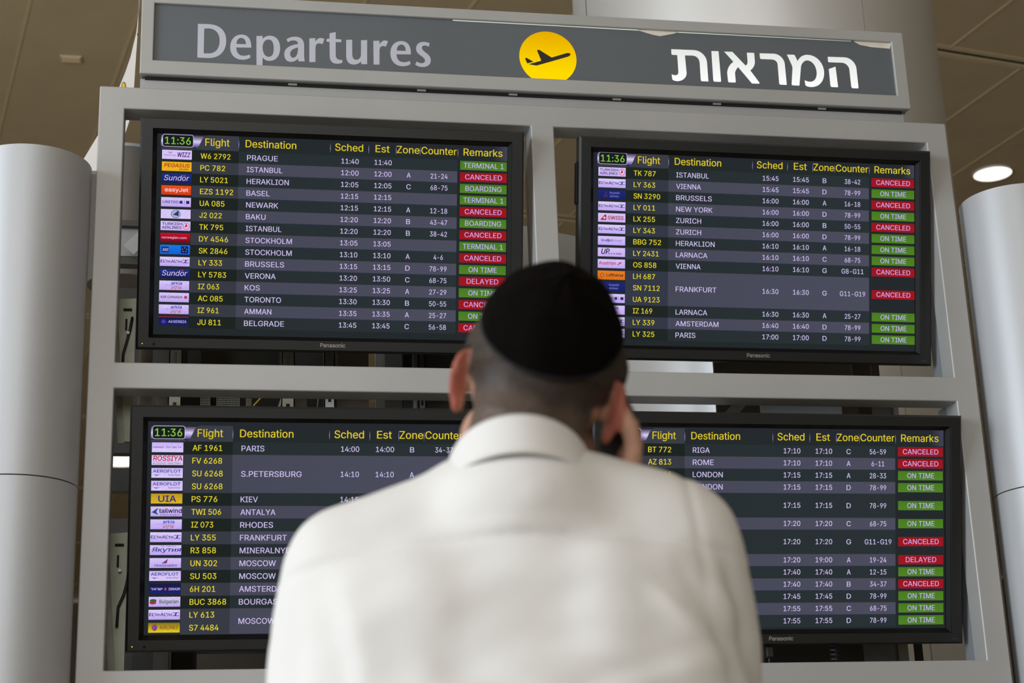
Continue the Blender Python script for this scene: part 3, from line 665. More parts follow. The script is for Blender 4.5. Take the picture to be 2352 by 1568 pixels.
def logo(kind, x0, z1, parent):
    """one airline logo cell, 77 x 24 mm, top-left corner at (x0, z1)"""
    p = Print(); w, h = 0.0768, 0.0243; x1 = x0 + w; z0 = z1 - h; y = 0.0192; y2 = 0.0189
    cx, cz = x0 + w / 2, z0 + h / 2
    def bgc(c, c2=None): p.vgrad(x0, x1, z0, z1, c2 or c, c, y)
    LG2 = rgb(190, 165, 240)
    T = lambda s, a, b, z, hh, c, **k: p.text(s, x0 + a * w, z0 + z * h, 0.01, c, y2, width=(b - a) * w, height=hh * h, **k)
    if kind == 'wizz': bgc(LG); T('WIZZ', .50, .93, .28, .48, rgb(75, 20, 110), bold=True, shear=.15); T('wizzair.com', .06, .46, .35, .2, rgb(120, 100, 160)); T('v', .20, .34, .62, .2, rgb(150, 60, 120))
    elif kind == 'pegasus': bgc(rgb(236, 176, 30)); T('PEGASUS', .08, .92, .42, .4, rgb(178, 40, 40), bold=True, shear=.2); T('AIRLINES', .58, .90, .12, .17, rgb(120, 60, 40), bold=True)
    elif kind == 'sundor': bgc(rgb(28, 50, 125), rgb(24, 30, 90)); T('Sundor', .07, .90, .26, .58, rgb(205, 185, 235), shear=.2); p.rect(x0 + .72 * w, x0 + .80 * w, z0 + .78 * h, z0 + .88 * h, rgb(200, 50, 70), y2)
    elif kind == 'easyjet': bgc(rgb(228, 80, 28), rgb(215, 60, 20)); T('easyJet', .12, .90, .34, .42, rgb(235, 200, 215), bold=True)
    elif kind == 'united': bgc(LG, LG2); T('UNITED', .06, .58, .38, .26, NAVY, bold=True); p.rect(x0 + .62 * w, x0 + .72 * w, z0 + .34 * h, z0 + .66 * h, rgb(35, 50, 130), y2); p.rect(x0 + .775 * w, x0 + .785 * w, z0 + .3 * h, z0 + .7 * h, NAVY, y2); p.rect(x0 + .84 * w, x0 + .95 * w, z0 + .34 * h, z0 + .66 * h, rgb(45, 40, 75), y2)
    elif kind == 'baku':
        bgc(LG); p.ell(cx, cz, .165 * w, .45 * h, rgb(95, 105, 150), y2); p.ell(cx, cz, .145 * w, .39 * h, rgb(170, 175, 205), y2 - .0002)
        p.poly([(cx - .1 * w, cz - .1 * h), (cx + .1 * w, cz + .4 * h), (cx + .1 * w, cz - .22 * h)], rgb(40, 60, 110), y2 - .0004)
    elif kind == 'turkish':
        bgc(LG, rgb(205, 180, 245)); T('TURKISH', .05, .72, .58, .28, NAVY, bold=True); T('AIRLINES', .05, .70, .18, .28, NAVY, bold=True)
        p.ell(x0 + .86 * w, cz, .115 * w, .36 * h, rgb(190, 60, 95), y2); p.ell(x0 + .86 * w, cz, .098 * w, .31 * h, rgb(222, 200, 245), y2 - .0002)
        p.poly([(x0 + .80 * w, cz - .16 * h), (x0 + .86 * w, cz + .3 * h), (x0 + .91 * w, cz - .05 * h)], rgb(205, 30, 60), y2 - .0004)
    elif kind == 'norwegian': bgc(rgb(195, 18, 40), rgb(110, 12, 30)); T('norwegian.com', .05, .88, .40, .24, rgb(230, 160, 200), bold=True)
    elif kind == 'sas':
        bgc(rgb(25, 120, 225), rgb(20, 95, 210)); p.rect(x0 + .05 * w, x0 + .29 * w, z0 + .2 * h, z0 + .8 * h, rgb(20, 40, 120), y2); T('SAS', .08, .26, .34, .3, rgb(200, 180, 230), bold=True, shear=.2)
        p.rect(x0 + .70 * w, x0 + .94 * w, z0 + .12 * h, z0 + .88 * h, rgb(18, 32, 90), y2)
        for a in range(5):
            an = math.pi / 2 + a * 2 * math.pi / 5; p.ell(x0 + .82 * w + .075 * w * math.cos(an), cz + .22 * h * math.sin(an), .018 * w, .06 * h, rgb(150, 150, 200), y2 - .0004, 6)
    elif kind == 'elal':
        bgc(rgb(222, 205, 250), LG2); T('EL', .02, .19, .38, .30, NAVY, bold=True, shear=.1)
        T('\u05dc\u05d0', .20, .36, .38, .30, NAVY, bold=True, shear=-.2); T('AL', .37, .56, .38, .30, NAVY, bold=True, shear=.1)
        T('\u05dc\u05d0', .57, .75, .38, .30, NAVY, bold=True, shear=-.2)
        for zz in (.66, .36): p.rect(x0 + .76 * w, x0 + .97 * w, z0 + zz * h, z0 + (zz + .06) * h, rgb(60, 60, 140), y2)
        p.poly([(x0 + .82 * w, z0 + .42 * h), (x0 + .87 * w, z0 + .42 * h), (x0 + .90 * w, z0 + .66 * h), (x0 + .86 * w, z0 + .66 * h)], NAVY, y2)
    elif kind == 'arkia': bgc(LG, LG2); T('arkia', .40, .76, .60, .34, rgb(40, 60, 190), bold=True); p.rect(x0 + .18 * w, x0 + .74 * w, z0 + .50 * h, z0 + .525 * h, rgb(90, 110, 220), y2); T('\u05e2\u05d9\u05e7\u05e8\u05d0', .40, .74, .12, .27, rgb(185, 95, 40), bold=True)
    elif kind == 'canada': bgc(LG, LG2); T('AIR CANADA', .04, .78, .42, .24, rgb(60, 45, 60), bold=True); p.ell(x0 + .89 * w, z0 + .53 * h, .055 * w, .17 * h, rgb(190, 60, 80), y2)
    elif kind == 'serbia':
        bgc(rgb(24, 28, 70), rgb(28, 34, 84)); p.rect(x0, x1, z1 - .06 * h, z1, rgb(180, 35, 55), y2); T('AirSERBIA', .32, .93, .34, .28, rgb(170, 160, 245), bold=True, shear=.15)
        for a in range(6):
            an = a * math.pi / 3; p.poly([(x0 + .17 * w, z0 + .46 * h), (x0 + .17 * w + .1 * w * math.cos(an), z0 + .46 * h + .3 * h * math.sin(an)), (x0 + .17 * w + .06 * w * math.cos(an + .5), z0 + .46 * h + .16 * h * math.sin(an + .5))], rgb(90, 80, 240), y2)
    elif kind == 'brussels':
        bgc(rgb(28, 42, 118), rgb(24, 34, 96)); T('brussels', .42, .78, .60, .26, rgb(130, 120, 220)); T('airlines', .42, .75, .22, .26, rgb(130, 120, 220))
        for a, b in (((.20, .25), (.30, .75)), ((.24, .22), (.36, .5)), ((.18, .2), (.38, .3))):
            p.poly([(x0 + a[0] * w, z0 + a[1] * h), (x0 + a[0] * w + .012 * w, z0 + a[1] * h), (x0 + b[0] * w + .012 * w, z0 + b[1] * h), (x0 + b[0] * w, z0 + b[1] * h)], rgb(170, 50, 80), y2)
    elif kind == 'swiss':
        bgc(LG, rgb(205, 175, 240)); R_ = rgb(160, 38, 50); p.poly([(x0 + .08 * w, z0 + .22 * h), (x0 + .30 * w, z0 + .22 * h), (x0 + .30 * w, z0 + .82 * h), (x0 + .24 * w, z0 + .82 * h)], R_, y2)
        p.rect(x0 + .18 * w, x0 + .28 * w, z0 + .42 * h, z0 + .52 * h, rgb(230, 205, 235), y2 - .0002); p.rect(x0 + .215 * w, x0 + .245 * w, z0 + .32 * h, z0 + .62 * h, rgb(230, 205, 235), y2 - .0002); T('SWISS', .36, .93, .30, .40, R_, bold=True)
    elif kind == 'bluebird': bgc(LG, LG2); T('blueBird', .12, .54, .42, .26, rgb(60, 80, 180), bold=True); T('Airways', .57, .88, .42, .26, rgb(120, 120, 200)); p.ring([(x0 + (.37 + .05 * math.cos(t)) * w, z0 + (.5 + .16 * math.sin(t)) * h) for t in [i * .5236 for i in range(12)]], [(x0 + (.37 + .04 * math.cos(t)) * w, z0 + (.5 + .12 * math.sin(t)) * h) for t in [i * .5236 for i in range(12)]], rgb(60, 60, 170), y2 - .0002)
    elif kind == 'up': bgc(LG, rgb(200, 170, 242)); T('UP', .12, .40, .28, .6, rgb(28, 28, 80), bold=True, shear=.2); T('BY EL AL ISRAEL', .38, .88, .26, .16, NAVY, bold=True)
    elif kind == 'austrian': bgc(LG, LG2); T('Austrian', .04, .66, .40, .36, rgb(190, 60, 100), bold=True); p.poly([(x0 + .70 * w, z0 + .35 * h), (x0 + .76 * w, z0 + .38 * h), (x0 + .91 * w, z0 + .72 * h), (x0 + .72 * w, z0 + .62 * h), (x0 + .80 * w, z0 + .6 * h)], rgb(190, 40, 70), y2)
    elif kind == 'lufthansa': bgc(rgb(230, 125, 30), rgb(222, 112, 28)); T('Lufthansa', .32, .93, .38, .32, rgb(52, 30, 40), bold=True); p.ell(x0 + .16 * w, cz, .075 * w, .24 * h, rgb(70, 45, 50), y2); p.ell(x0 + .16 * w, cz, .06 * w, .19 * h, rgb(226, 120, 30), y2 - .0002)
    elif kind == 'france': bgc(rgb(200, 175, 245), rgb(222, 205, 250)); T('AIRFRANCE', .03, .38, .44, .14, rgb(60, 60, 120), bold=True); T('KLM', .46, .58, .44, .18, rgb(80, 120, 200), bold=True); T('DELTA', .64, .94, .44, .14, rgb(60, 60, 120), bold=True)
    elif kind == 'rossiya': bgc(LG, rgb(225, 210, 250)); T('ROSSIYA', .05, .97, .44, .50, rgb(185, 28, 50), bold=True, shear=.12); p.rect(x0 + .03 * w, x0 + .93 * w, z0 + .29 * h, z0 + .32 * h, NAVY, y2); T('RUSSIAN AIRLINES', .04, .95, .08, .12, NAVY, bold=True)
    elif kind == 'aeroflot': bgc(rgb(205, 185, 245), rgb(218, 200, 248)); T('AEROFLOT', .05, .93, .54, .30, rgb(45, 60, 150), bold=True); T('Russian Airlines', .54, .93, .22, .18, rgb(70, 80, 160)); p.poly([(x0 + .06 * w, z0 + .36 * h), (x0 + .16 * w, z0 + .2 * h), (x0 + .30 * w, z0 + .34 * h), (x0 + .17 * w, z0 + .3 * h)], rgb(50, 65, 155), y2)
    elif kind == 'uia': bgc(rgb(190, 150, 30), rgb(220, 180, 40)); T('UIA', .24, .80, .18, .62, rgb(45, 45, 120), bold=True)
    elif kind == 'tailwind': bgc(LG, LG2); T('tailwind', .27, .99, .36, .46, rgb(38, 35, 60), bold=True); T('AIRLINES', .30, .93, .10, .12, NAVY); p.poly([(x0 + .03 * w, z0 + .42 * h), (x0 + .24 * w, z0 + .88 * h), (x0 + .18 * w, z0 + .45 * h), (x0 + .25 * w, z0 + .14 * h)], rgb(35, 80, 120), y2)
    elif kind == 'yakutia': bgc(LG, LG2); T('\u042f\u043a\u0443\u0442\u0438\u044f', .06, .97, .34, .42, rgb(45, 60, 140), bold=True, shear=.3); T('AIR COMPANY', .34, .84, .84, .10, rgb(90, 80, 160))
    elif kind == 'transaero': bgc(LG, LG2); T('TRANSAERO', .14, .86, .14, .2, NAVY, bold=True, shear=.1); p.poly([(x0 + .38 * w, z0 + .44 * h), (x0 + .58 * w, z0 + .92 * h), (x0 + .53 * w, z0 + .48 * h)], rgb(60, 70, 150), y2); p.poly([(x0 + .50 * w, z0 + .46 * h), (x0 + .58 * w, z0 + .92 * h), (x0 + .55 * w, z0 + .46 * h)], rgb(200, 50, 70), y2 - .0002)
    elif kind == 'israir': bgc(rgb(26, 26, 60), rgb(26, 36, 120)); T('\u05e8\u05d9\u05d0\u05e8\u05e9\u05d9', .05, .42, .36, .22, rgb(190, 175, 235), bold=True, shear=.1); T('ISRAIR', .62, .98, .36, .24, rgb(190, 175, 235), bold=True, shear=.1); p.ell(x0 + .52 * w, z0 + .48 * h, .035 * w, .16 * h, rgb(190, 90, 50), y2, 6)
    elif kind == 'bulgarian': bgc(LG, LG2); T('Bulgarian', .34, .94, .34, .38, rgb(75, 120, 50), bold=True); p.ell(x0 + .14 * w, z0 + .60 * h, .11 * w, .18 * h, rgb(50, 95, 60), y2); p.ell(x0 + .13 * w, z0 + .40 * h, .11 * w, .16 * h, rgb(150, 60, 60), y2 - .0002)
    elif kind == 's7': bgc(rgb(120, 105, 30), rgb(228, 205, 40)); p.ell(x0 + .20 * w, z0 + .5 * h, .09 * w, .32 * h, rgb(150, 50, 40), y2); T('S7', .12, .28, .30, .4, rgb(130, 100, 240), bold=True, shear=.2); T('AIRLINES', .36, .94, .34, .34, rgb(150, 80, 35), bold=True)
    elif kind == 'alitalia': bgc(rgb(214, 200, 240)); p.rect(x1 - .10 * w, x1, z0, z1, rgb(60, 110, 60), y2); p.poly([(x1 - .2 * w, z0 + .15 * h), (x1 - .1 * w, z0 + .15 * h), (x1 - .06 * w, z0 + .8 * h)], rgb(200, 60, 90), y2 - .0002)
    else: bgc(LG, LG2)
    return p.build('airline_logo', parent)

R = [
 # groups: (list of (logo, code)), destination, sched, est, zone, counter, remark
 [([('wizz', 'W6 2792')], 'PRAGUE', '11:40', '11:40', '', '', 'TERMINAL 1'), ([('pegasus', 'PC 782')], 'ISTANBUL', '12:00', '12:00', 'A', '21-24', 'CANCELED'),
  ([('sundor', 'LY 5021')], 'HERAKLION', '12:05', '12:05', 'C', '68-75', 'BOARDING'), ([('easyjet', 'EZS 1192')], 'BASEL', '12:15', '12:15', '', '', 'TERMINAL 1'),
  ([('united', 'UA 085')], 'NEWARK', '12:15', '12:15', 'A', '12-18', 'CANCELED'), ([('baku', 'J2 022')], 'BAKU', '12:20', '12:20', 'B', '43-47', 'BOARDING'),
  ([('turkish', 'TK 795')], 'ISTANBUL', '12:20', '12:20', 'B', '38-42', 'CANCELED'), ([('norwegian', 'DY 4546')], 'STOCKHOLM', '13:05', '13:05', '', '', 'TERMINAL 1'),
  ([('sas', 'SK 2846')], 'STOCKHOLM', '13:10', '13:10', 'A', '4-6', 'CANCELED'), ([('elal', 'LY 333')], 'BRUSSELS', '13:15', '13:15', 'D', '78-99', 'ON TIME'),
  ([('sundor', 'LY 5783')], 'VERONA', '13:20', '13:50', 'C', '68-75', 'DELAYED'), ([('arkia', 'IZ 063')], 'KOS', '13:25', '13:25', 'A', '27-29', 'ON TIME'),
  ([('canada', 'AC 085')], 'TORONTO', '13:30', '13:30', 'B', '50-55', 'CANCELED'), ([('arkia', 'IZ 961')], 'AMMAN', '13:35', '13:35', 'A', '25-27', 'ON TIME'),
  ([('serbia', 'JU 811')], 'BELGRADE', '13:45', '13:45', 'C', '56-58', 'CANCELED')],
 [([('turkish', 'TK 787')], 'ISTANBUL', '15:45', '15:45', 'B', '38-42', 'CANCELED'), ([('elal', 'LY 363')], 'VIENNA', '15:45', '15:45', 'D', '78-99', 'ON TIME'),
  ([('brussels', 'SN 3290')], 'BRUSSELS', '16:00', '16:00', 'A', '16-18', 'CANCELED'), ([('elal', 'LY 011')], 'NEW YORK', '16:00', '16:00', 'D', '78-99', 'ON TIME'),
  ([('swiss', 'LX 255')], 'ZURICH', '16:00', '16:00', 'B', '50-55', 'CANCELED'), ([('elal', 'LY 343')], 'ZURICH', '16:00', '16:00', 'D', '78-99', 'ON TIME'),
  ([('bluebird', 'BBG 752')], 'HERAKLION', '16:10', '16:10', 'A', '16-18', 'ON TIME'), ([('up', 'LY 2431')], 'LARNACA', '16:10', '16:10', 'C', '68-75', 'ON TIME'),
  ([('austrian', 'OS 858')], 'VIENNA', '16:10', '16:10', 'G', 'G8-G11', 'CANCELED'),
  ([('lufthansa', 'LH 687'), ('brussels', 'SN 7112'), ('united', 'UA 9123')], 'FRANKFURT', '16:30', '16:30', 'G', 'G11-G19', 'CANCELED'),
  ([('arkia', 'IZ 169')], 'LARNACA', '16:30', '16:30', 'A', '25-27', 'ON TIME'), ([('elal', 'LY 339')], 'AMSTERDAM', '16:40', '16:40', 'D', '78-99', 'ON TIME'),
  ([('elal', 'LY 325')], 'PARIS', '17:00', '17:00', 'D', '78-99', 'ON TIME')],
 [([('france', 'AF 1961')], 'PARIS', '14:00', '14:00', 'B', '34-37', ''), ([('rossiya', 'FV 6268'), ('aeroflot', 'SU 6268'), ('aeroflot', 'SU 6268')], 'S.PETERSBURG', '14:10', '14:10', 'A', '', ''),
  ([('uia', 'PS 776')], 'KIEV', '14:15', '', '', '', ''), ([('tailwind', 'TWI 506')], 'ANTALYA', '', '', '', '', ''), ([('arkia', 'IZ 073')], 'RHODES', '', '', '', '', ''),
  ([('elal', 'LY 355')], 'FRANKFURT', '', '', '', '', ''), ([('yakutia', 'R3 858')], 'MINERALNYE V', '', '', '', '', ''), ([('transaero', 'UN 302')], 'MOSCOW', '', '', '', '', ''),
  ([('aeroflot', 'SU 503')], 'MOSCOW', '', '', '', '', ''), ([('israir', '6H 201')], 'AMSTERDAM', '', '', '', '', ''), ([('bulgarian', 'BUC 3868')], 'BOURGAS', '', '', '', '', ''),
  ([('elal', 'LY 613'), ('s7', 'S7 4484')], 'MOSCOW', '', '', '', '', '')],
 [([('plain', 'BT 772')], 'RIGA', '17:10', '17:10', 'C', '56-59', 'CANCELED'), ([('alitalia', 'AZ 813')], 'ROME', '17:10', '17:10', 'A', '6-11', 'CANCELED'),
  ([('plain', 'BA 164')], 'LONDON', '17:15', '17:15', 'A', '28-33', 'ON TIME'), ([('plain', '')], 'LONDON', '17:15', '17:15', 'D', '78-99', 'ON TIME'),
  ([('plain', ''), ('plain', '')], '', '17:15', '17:15', 'D', '78-99', 'ON TIME'), ([('plain', '')], '', '17:20', '17:20', 'C', '68-75', 'ON TIME'),
  ([('plain', ''), ('plain', '')], '', '17:20', '17:20', 'G', 'G11-G19', 'CANCELED'), ([('plain', '')], '', '17:20', '19:00', 'A', '19-24', 'DELAYED'),
  ([('plain', '')], '', '17:40', '17:40', 'A', '12-15', 'ON TIME'), ([('plain', '')], '', '17:40', '17:40', 'B', '34-37', 'CANCELED'),
  ([('plain', '')], '', '17:45', '17:45', 'D', '78-99', 'ON TIME'), ([('plain', '')], '', '17:55', '17:55', 'C', '68-75', 'ON TIME'),
  ([('plain', '')], '', '17:55', '17:55', 'D', '78-99', 'ON TIME')]]

def rrect(x0, x1, z0, z1, r, n=5):
    pts = []
    for cx, cz, a0 in ((x1 - r, z0 + r, -90), (x1 - r, z1 - r, 0), (x0 + r, z1 - r, 90), (x0 + r, z0 + r, 180)):
        for i in range(n + 1):
            a = rad(a0 + 90 * i / n); pts.append((cx + r * math.cos(a), cz + r * math.sin(a)))
    return pts
def make_tv(k):
    cx, cy, cz, tilt, yaw = TVC[k]
    t = thing('departure_screen', 'black flat screen listing departures, %s of the four in the grey stand' % TVN[k], 'screen', (cx, cy, cz + ZO), 'four departure screens')
    t['_local'] = 1
    t.rotation_euler = (tilt, 0, yaw)
    bm = bmesh.new()
    rings_loft(bm, [(0.470, 0.265, 0.050), (0.509, 0.304, 0.046), (0.510, 0.305, 0.007), (0.5045, 0.2995, 0.0), (0.4780, 0.2752, 0.0), (0.4768, 0.2740, 0.0015), (0.4760, 0.2735, 0.004), (0.4672, 0.2650, 0.0150), (0.4668, 0.2646, 0.0200)])
    e = obj('bezel', bm, [M['black'], M['black_gloss']], t)
    for f in e.data.polygons:
        c = f.center
        if abs(c.x) < 0.4775 and abs(c.z) < 0.2748 and c.y < 0.03: f.material_index = 1
    bm = bmesh.new(); box(bm, -0.480, 0.480, 0.048, 0.095, -0.275, 0.275, 0.006); obj('rear_housing', bm, M['black'], t)
    if k in (1, 3):
        bm = bmesh.new(); box(bm, -0.5155, -0.508, 0.014, 0.040, 0.12, 0.235, 0.003); obj('side_handle', bm, M['black_gloss'], t)
    # bezel marks
    bm = bmesh.new(); vs_, fs_ = text_geo('Panasonic', True)
    x0, x1 = vs_[:, 0].min(), vs_[:, 0].max(); s = 0.0655 / (x1 - x0)
    for ox, oz in ((-.0004, 0), (.0004, 0), (0, .0003), (0, -.0003)):
        bv_ = [bm.verts.new((-0.0325 + ox + (a - x0) * s, -0.0006 - abs(oz), -0.2912 + oz + c * s)) for a, c in vs_]
        for f in fs_: bm.faces.new([bv_[i] for i in f])
    me = bpy.data.meshes.new('brand_lettering'); bm.to_mesh(me); bm.free(); link_mesh('brand_lettering', me, M['lettering'], t)
    if k in (0, 2):
        bm = bmesh.new(); cylinder(bm, 0, 0, 0.0016, 0, 0.001, 12); bmesh.ops.rotate(bm, cent=(0, 0, 0), matrix=Matrix.Rotation(rad(90), 3, 'X'), verts=bm.verts)
        bmesh.ops.translate(bm, vec=(-0.4935, -0.0002, -0.2905), verts=bm.verts); obj('power_led', bm, M['led'], t)
        bm = bmesh.new(); box(bm, -0.4665, -0.4605, -0.0006, 0.001, -0.2945, -0.2885); obj('remote_sensor', bm, M['black_gloss'], t)
    if k in (1, 3): 
        bm = bmesh.new(); box(bm, 0.478, 0.494, -0.0004, 0.001, -0.2925, -0.2905); obj('model_mark', bm, M['dark_metal'], t)
    # lit screen
    dx, TT, PP = LAY[k]
    bm = bmesh.new(); box(bm, -0.474, 0.474, 0.0203, 0.026, -0.272, 0.272)
    pm = Print(); 
    vs0 = [(-0.474, -0.272), (0.474, -0.272), (0.474, 0.272), (-0.474, 0.272)]; bm.free()
    pm.poly(vs0, rgb(36, 41, 44), 0.0203)
    scr = pm.build('screen', t)
    me = scr.data
    def X(v): return v + dx
    hp = Print(); y1, y2, y3 = 0.0200, 0.0197, 0.0194
    ztop = TT + 0.0455
    hp.vgrad(X(-0.4566), X(0.4670), TT + 0.001, ztop, rgb(36, 43, 42), rgb(38, 41, 48), y1)
    hp.poly([(X(0.43), TT + 0.001), (X(0.4670), TT + 0.001), (X(0.4670), ztop), (X(0.43), ztop)], [rgb(38, 43, 46), rgb(66, 68, 84), rgb(66, 68, 84), rgb(38, 42, 47)], y2)
    # curved metallic tab between clock and header
    cu = [(-0.3745, TT + .001), (-0.3660, TT + .0035), (-0.3600, TT + .009), (-0.3555, TT + .018), (-0.3515, TT + .028), (-0.3455, TT + .0365), (-0.3360, TT + .0405)]
    tab = [(X(a), b) for a, b in cu] + [(X(-0.2547), TT + .0405), (X(-0.2547), TT + .001)]
    hp.poly(tab, rgb(58, 61, 70), y2 - 0.0001)
    zz = [TT + .006, TT + .014, TT + .022, TT + .030, TT + .038]; cc = [rgb(50, 48, 66), rgb(150, 130, 195), rgb(215, 205, 240), rgb(140, 128, 165), rgb(45, 45, 55)]
    for a in range(4):
        hp.poly([(X(-0.3745), zz[a]), (X(-0.350), zz[a]), (X(-0.340), zz[a + 1]), (X(-0.3745), zz[a + 1])], [cc[a], cc[a], cc[a + 1], cc[a + 1]], y2)
        hp.poly([(X(-0.4566), zz[a]), (X(-0.4530), zz[a]), (X(-0.4530), zz[a + 1]), (X(-0.4566), zz[a + 1])], [cc[a], cc[a], cc[a + 1], cc[a + 1]], y2)
    hp.rect(X(-0.4566), X(-0.372), TT + .0015, TT + .0030, rgb(88, 86, 104), y2)
    for s_ in (-0.2547, -0.0131, 0.0894, 0.1634, 0.2284, 0.3311):
        hp.poly([(X(s_), TT + .006), (X(s_ + .0007), TT + .019), (X(s_), TT + .032), (X(s_ - .0006), TT + .019)], rgb(165, 152, 215), y3)
    for s_, a, b in (('Flight', -0.3424, -0.2796), ('Destination', -0.2372, -0.1041), ('Sched', -0.0003, 0.0742), ('Est', 0.1079, 0.1455), ('Zone', 0.1651, 0.2259), ('Counter', 0.2316, 0.3274), ('Remarks', 0.3466, 0.4531)):
        hp.text(s_, X(a), TT + .0125, 0.0270, HYEL, y3, width=b - a)
    hp.build('header_bar', scr)
    cp = Print()
    cp.poly(rrect(X(-.4535), X(-.3728), TT + .0062, TT + .0396, .006), rgb(24, 32, 28), y2 - .0002)
    cp.ring(rrect(X(-.4535), X(-.3728), TT + .0062, TT + .0396, .006), rrect(X(-.4522), X(-.3741), TT + .0075, TT + .0383, .005), rgb(205, 190, 238), y3)
    cp.text('11:36', X(-.4470), TT + .0135, 0.026, GRN, y3, width=0.0665, height=0.0188)
    cp.build('clock_panel', scr)
    row = 0
    for g, (fl, dest, sch, est, zone, cnt, rem) in enumerate(R[k]):
        n = len(fl); zt = TT - PP * row; zb = zt - PP * n; zc = (zt + zb) / 2; even = g % 2 == 1
        if k == 1: even = g % 2 == 1
        rp = Print()
        if dest or sch:
            be, bf = (BEVEN, FEVEN) if even else (BODD, FODD)
            if k in (1,): bf = rgb(52, 57, 70) if even else rgb(32, 38, 36)
            be2 = tuple(c * 0.90 for c in be)
            rp.poly([(X(-.2547), zb), (X(.3300), zb), (X(.3300), zt), (X(-.2547), zt)], [be2, be, be, be2], y1)
            rp.rect(X(-.3755), X(-.2547), zb, zt, bf, y1)
            if even: rp.rect(X(-.2547), X(.3300), zb, zb + .0008, rgb(48, 50, 82), y2); rp.rect(X(-.2547), X(.3300), zt - .0008, zt, rgb(82, 74, 80), y2)
        if dest: rp.text(dest, X(-.2328), zc - .0066, 0.0195, LIL, y3)
        if sch: rp.text(sch, X(.0168), zc - .0058, 0.0187, LIL, y3, width=.0460)
        if est: rp.text(est, X(.1056), zc - .0058, 0.0187, LIL, y3, width=.0460)
        if zone: rp.text(zone, X(.1980), zc - .0062, 0.0187, LIL, y3, 'c')
        if cnt: rp.text(cnt, X(.2805), zc - .0062, 0.0187, LIL, y3, 'c')
        rb = rp.build('table_row', scr)
        for q, (lg, code) in enumerate(fl):
            zq = zt - PP * q
            logo(lg, X(-.4536), zq - .0021, scr)
            if code:
                fp = Print(); fp.text(code, X(-.3538), zq - .0222, 0.0198, YEL, y3); fp.build('flight_number', scr)
        if rem:
            sp = Print(); hb = .0122; zr = zc + .0028 - .0
            col = rgb(150, 24, 32) if rem in ('CANCELED', 'DELAYED') else rgb(72, 122, 34)
            col2 = rgb(165, 20, 34) if rem in ('CANCELED', 'DELAYED') else rgb(80, 130, 36)
            zr = zc + .0015 - (0.0010 * row / 15)
            sp.poly([(X(.3378), zr - hb), (X(.4656), zr - hb), (X(.4656), zr + hb), (X(.3378), zr + hb)], [col2, col2, col, col], y1)
            sp.text(rem, X(.4020), zr - .0066, 0.0189, rgb(190, 178, 238) if col[1] > col[0] else rgb(205, 165, 228), y3, 'c')
            sp.build('status_label', scr)
        row += n
    return t
for k in range(4): make_tv(k)
#--PERSON--
# ------------------------------------------------------------------ the man on the phone
FACE = rad(-11)
TO = Vector((-0.120, -2.555, 0.0)); TR_ = Matrix.Rotation(FACE, 3, 'Z')
def tl(x, y, z): return TO + TR_ @ Vector((x * .93, y, z))
def blob(parts, voxel, smooth=8, sub=12):
    """ellipsoids and tapered limbs grown together into one closed surface"""
    bm = bmesh.new()
    for p in parts:
        if p[0] == 'e':
            _, c, r, rot = (*p, None)[:4]
            mt = Matrix.Translation(c) @ (rot.to_4x4() if rot else Matrix.Identity(4)) @ Matrix.Diagonal((*r, 1))
            bmesh.ops.create_uvsphere(bm, u_segments=32, v_segments=18, radius=1, matrix=mt)
        else:
            _, pts, rs = p
            P = [Vector(q) for q in pts]
            for (a, ra), (b, rb) in zip(zip(P, rs), list(zip(P, rs))[1:]):
                n = max(2, int((b - a).length / (min(ra, rb) * 0.45)))
                dd = (b - a).normalized(); s_ = dd.cross(Vector((0.31, 0.17, 0.93))).normalized(); u_ = s_.cross(dd)
                rings = []
                for i in range(-3, n + 4):
                    if i < 0: q = a - dd * ra * math.cos(rad(30 * (3 + i))); rr = ra * math.sin(rad(30 * (3 + i)))
                    elif i > n: q = b + dd * rb * math.sin(rad(30 * (i - n))); rr = rb * math.cos(rad(30 * (i - n)))
                    else: t = i / n; q = a.lerp(b, t); rr = ra + (rb - ra) * t
                    rr = max(rr, 1e-4)
                    rings.append([bm.verts.new(q + (s_ * math.cos(k * math.pi / 8) + u_ * math.sin(k * math.pi / 8)) * rr) for k in range(16)])
                for r0, r1 in zip(rings, rings[1:]):
                    for k in range(16): bm.faces.new((r0[k], r0[(k + 1) % 16], r1[(k + 1) % 16], r1[k]))
                bm.faces.new(rings[0][::-1]); bm.faces.new(rings[-1])
    bmesh.ops.recalc_face_normals(bm, faces=bm.faces)
    me = bpy.data.meshes.new('b'); bm.to_mesh(me); bm.free()
    o = bpy.data.objects.new('b', me); COL.objects.link(o)
    m = o.modifiers.new('r', 'REMESH'); m.mode = 'VOXEL'; m.voxel_size = voxel
    if smooth: m2 = o.modifiers.new('s', 'SMOOTH'); m2.iterations = smooth; m2.factor = 0.5
    me2 = bpy.data.meshes.new_from_object(o.evaluated_get(bpy.context.evaluated_depsgraph_get()))
    bpy.data.objects.remove(o)
    return me2
def coords(me):
    a = np.empty(len(me.vertices) * 3); me.vertices.foreach_get('co', a); return a.reshape(-1, 3)
def normals(me):
    a = np.empty(len(me.vertices) * 3); me.vertices.foreach_get('normal', a); return a.reshape(-1, 3)
def setco(me, a): me.vertices.foreach_set('co', a.ravel()); me.update()
def sstep(a, b, x): t = np.clip((x - a) / (b - a), 0, 1); return t * t * (3 - 2 * t)

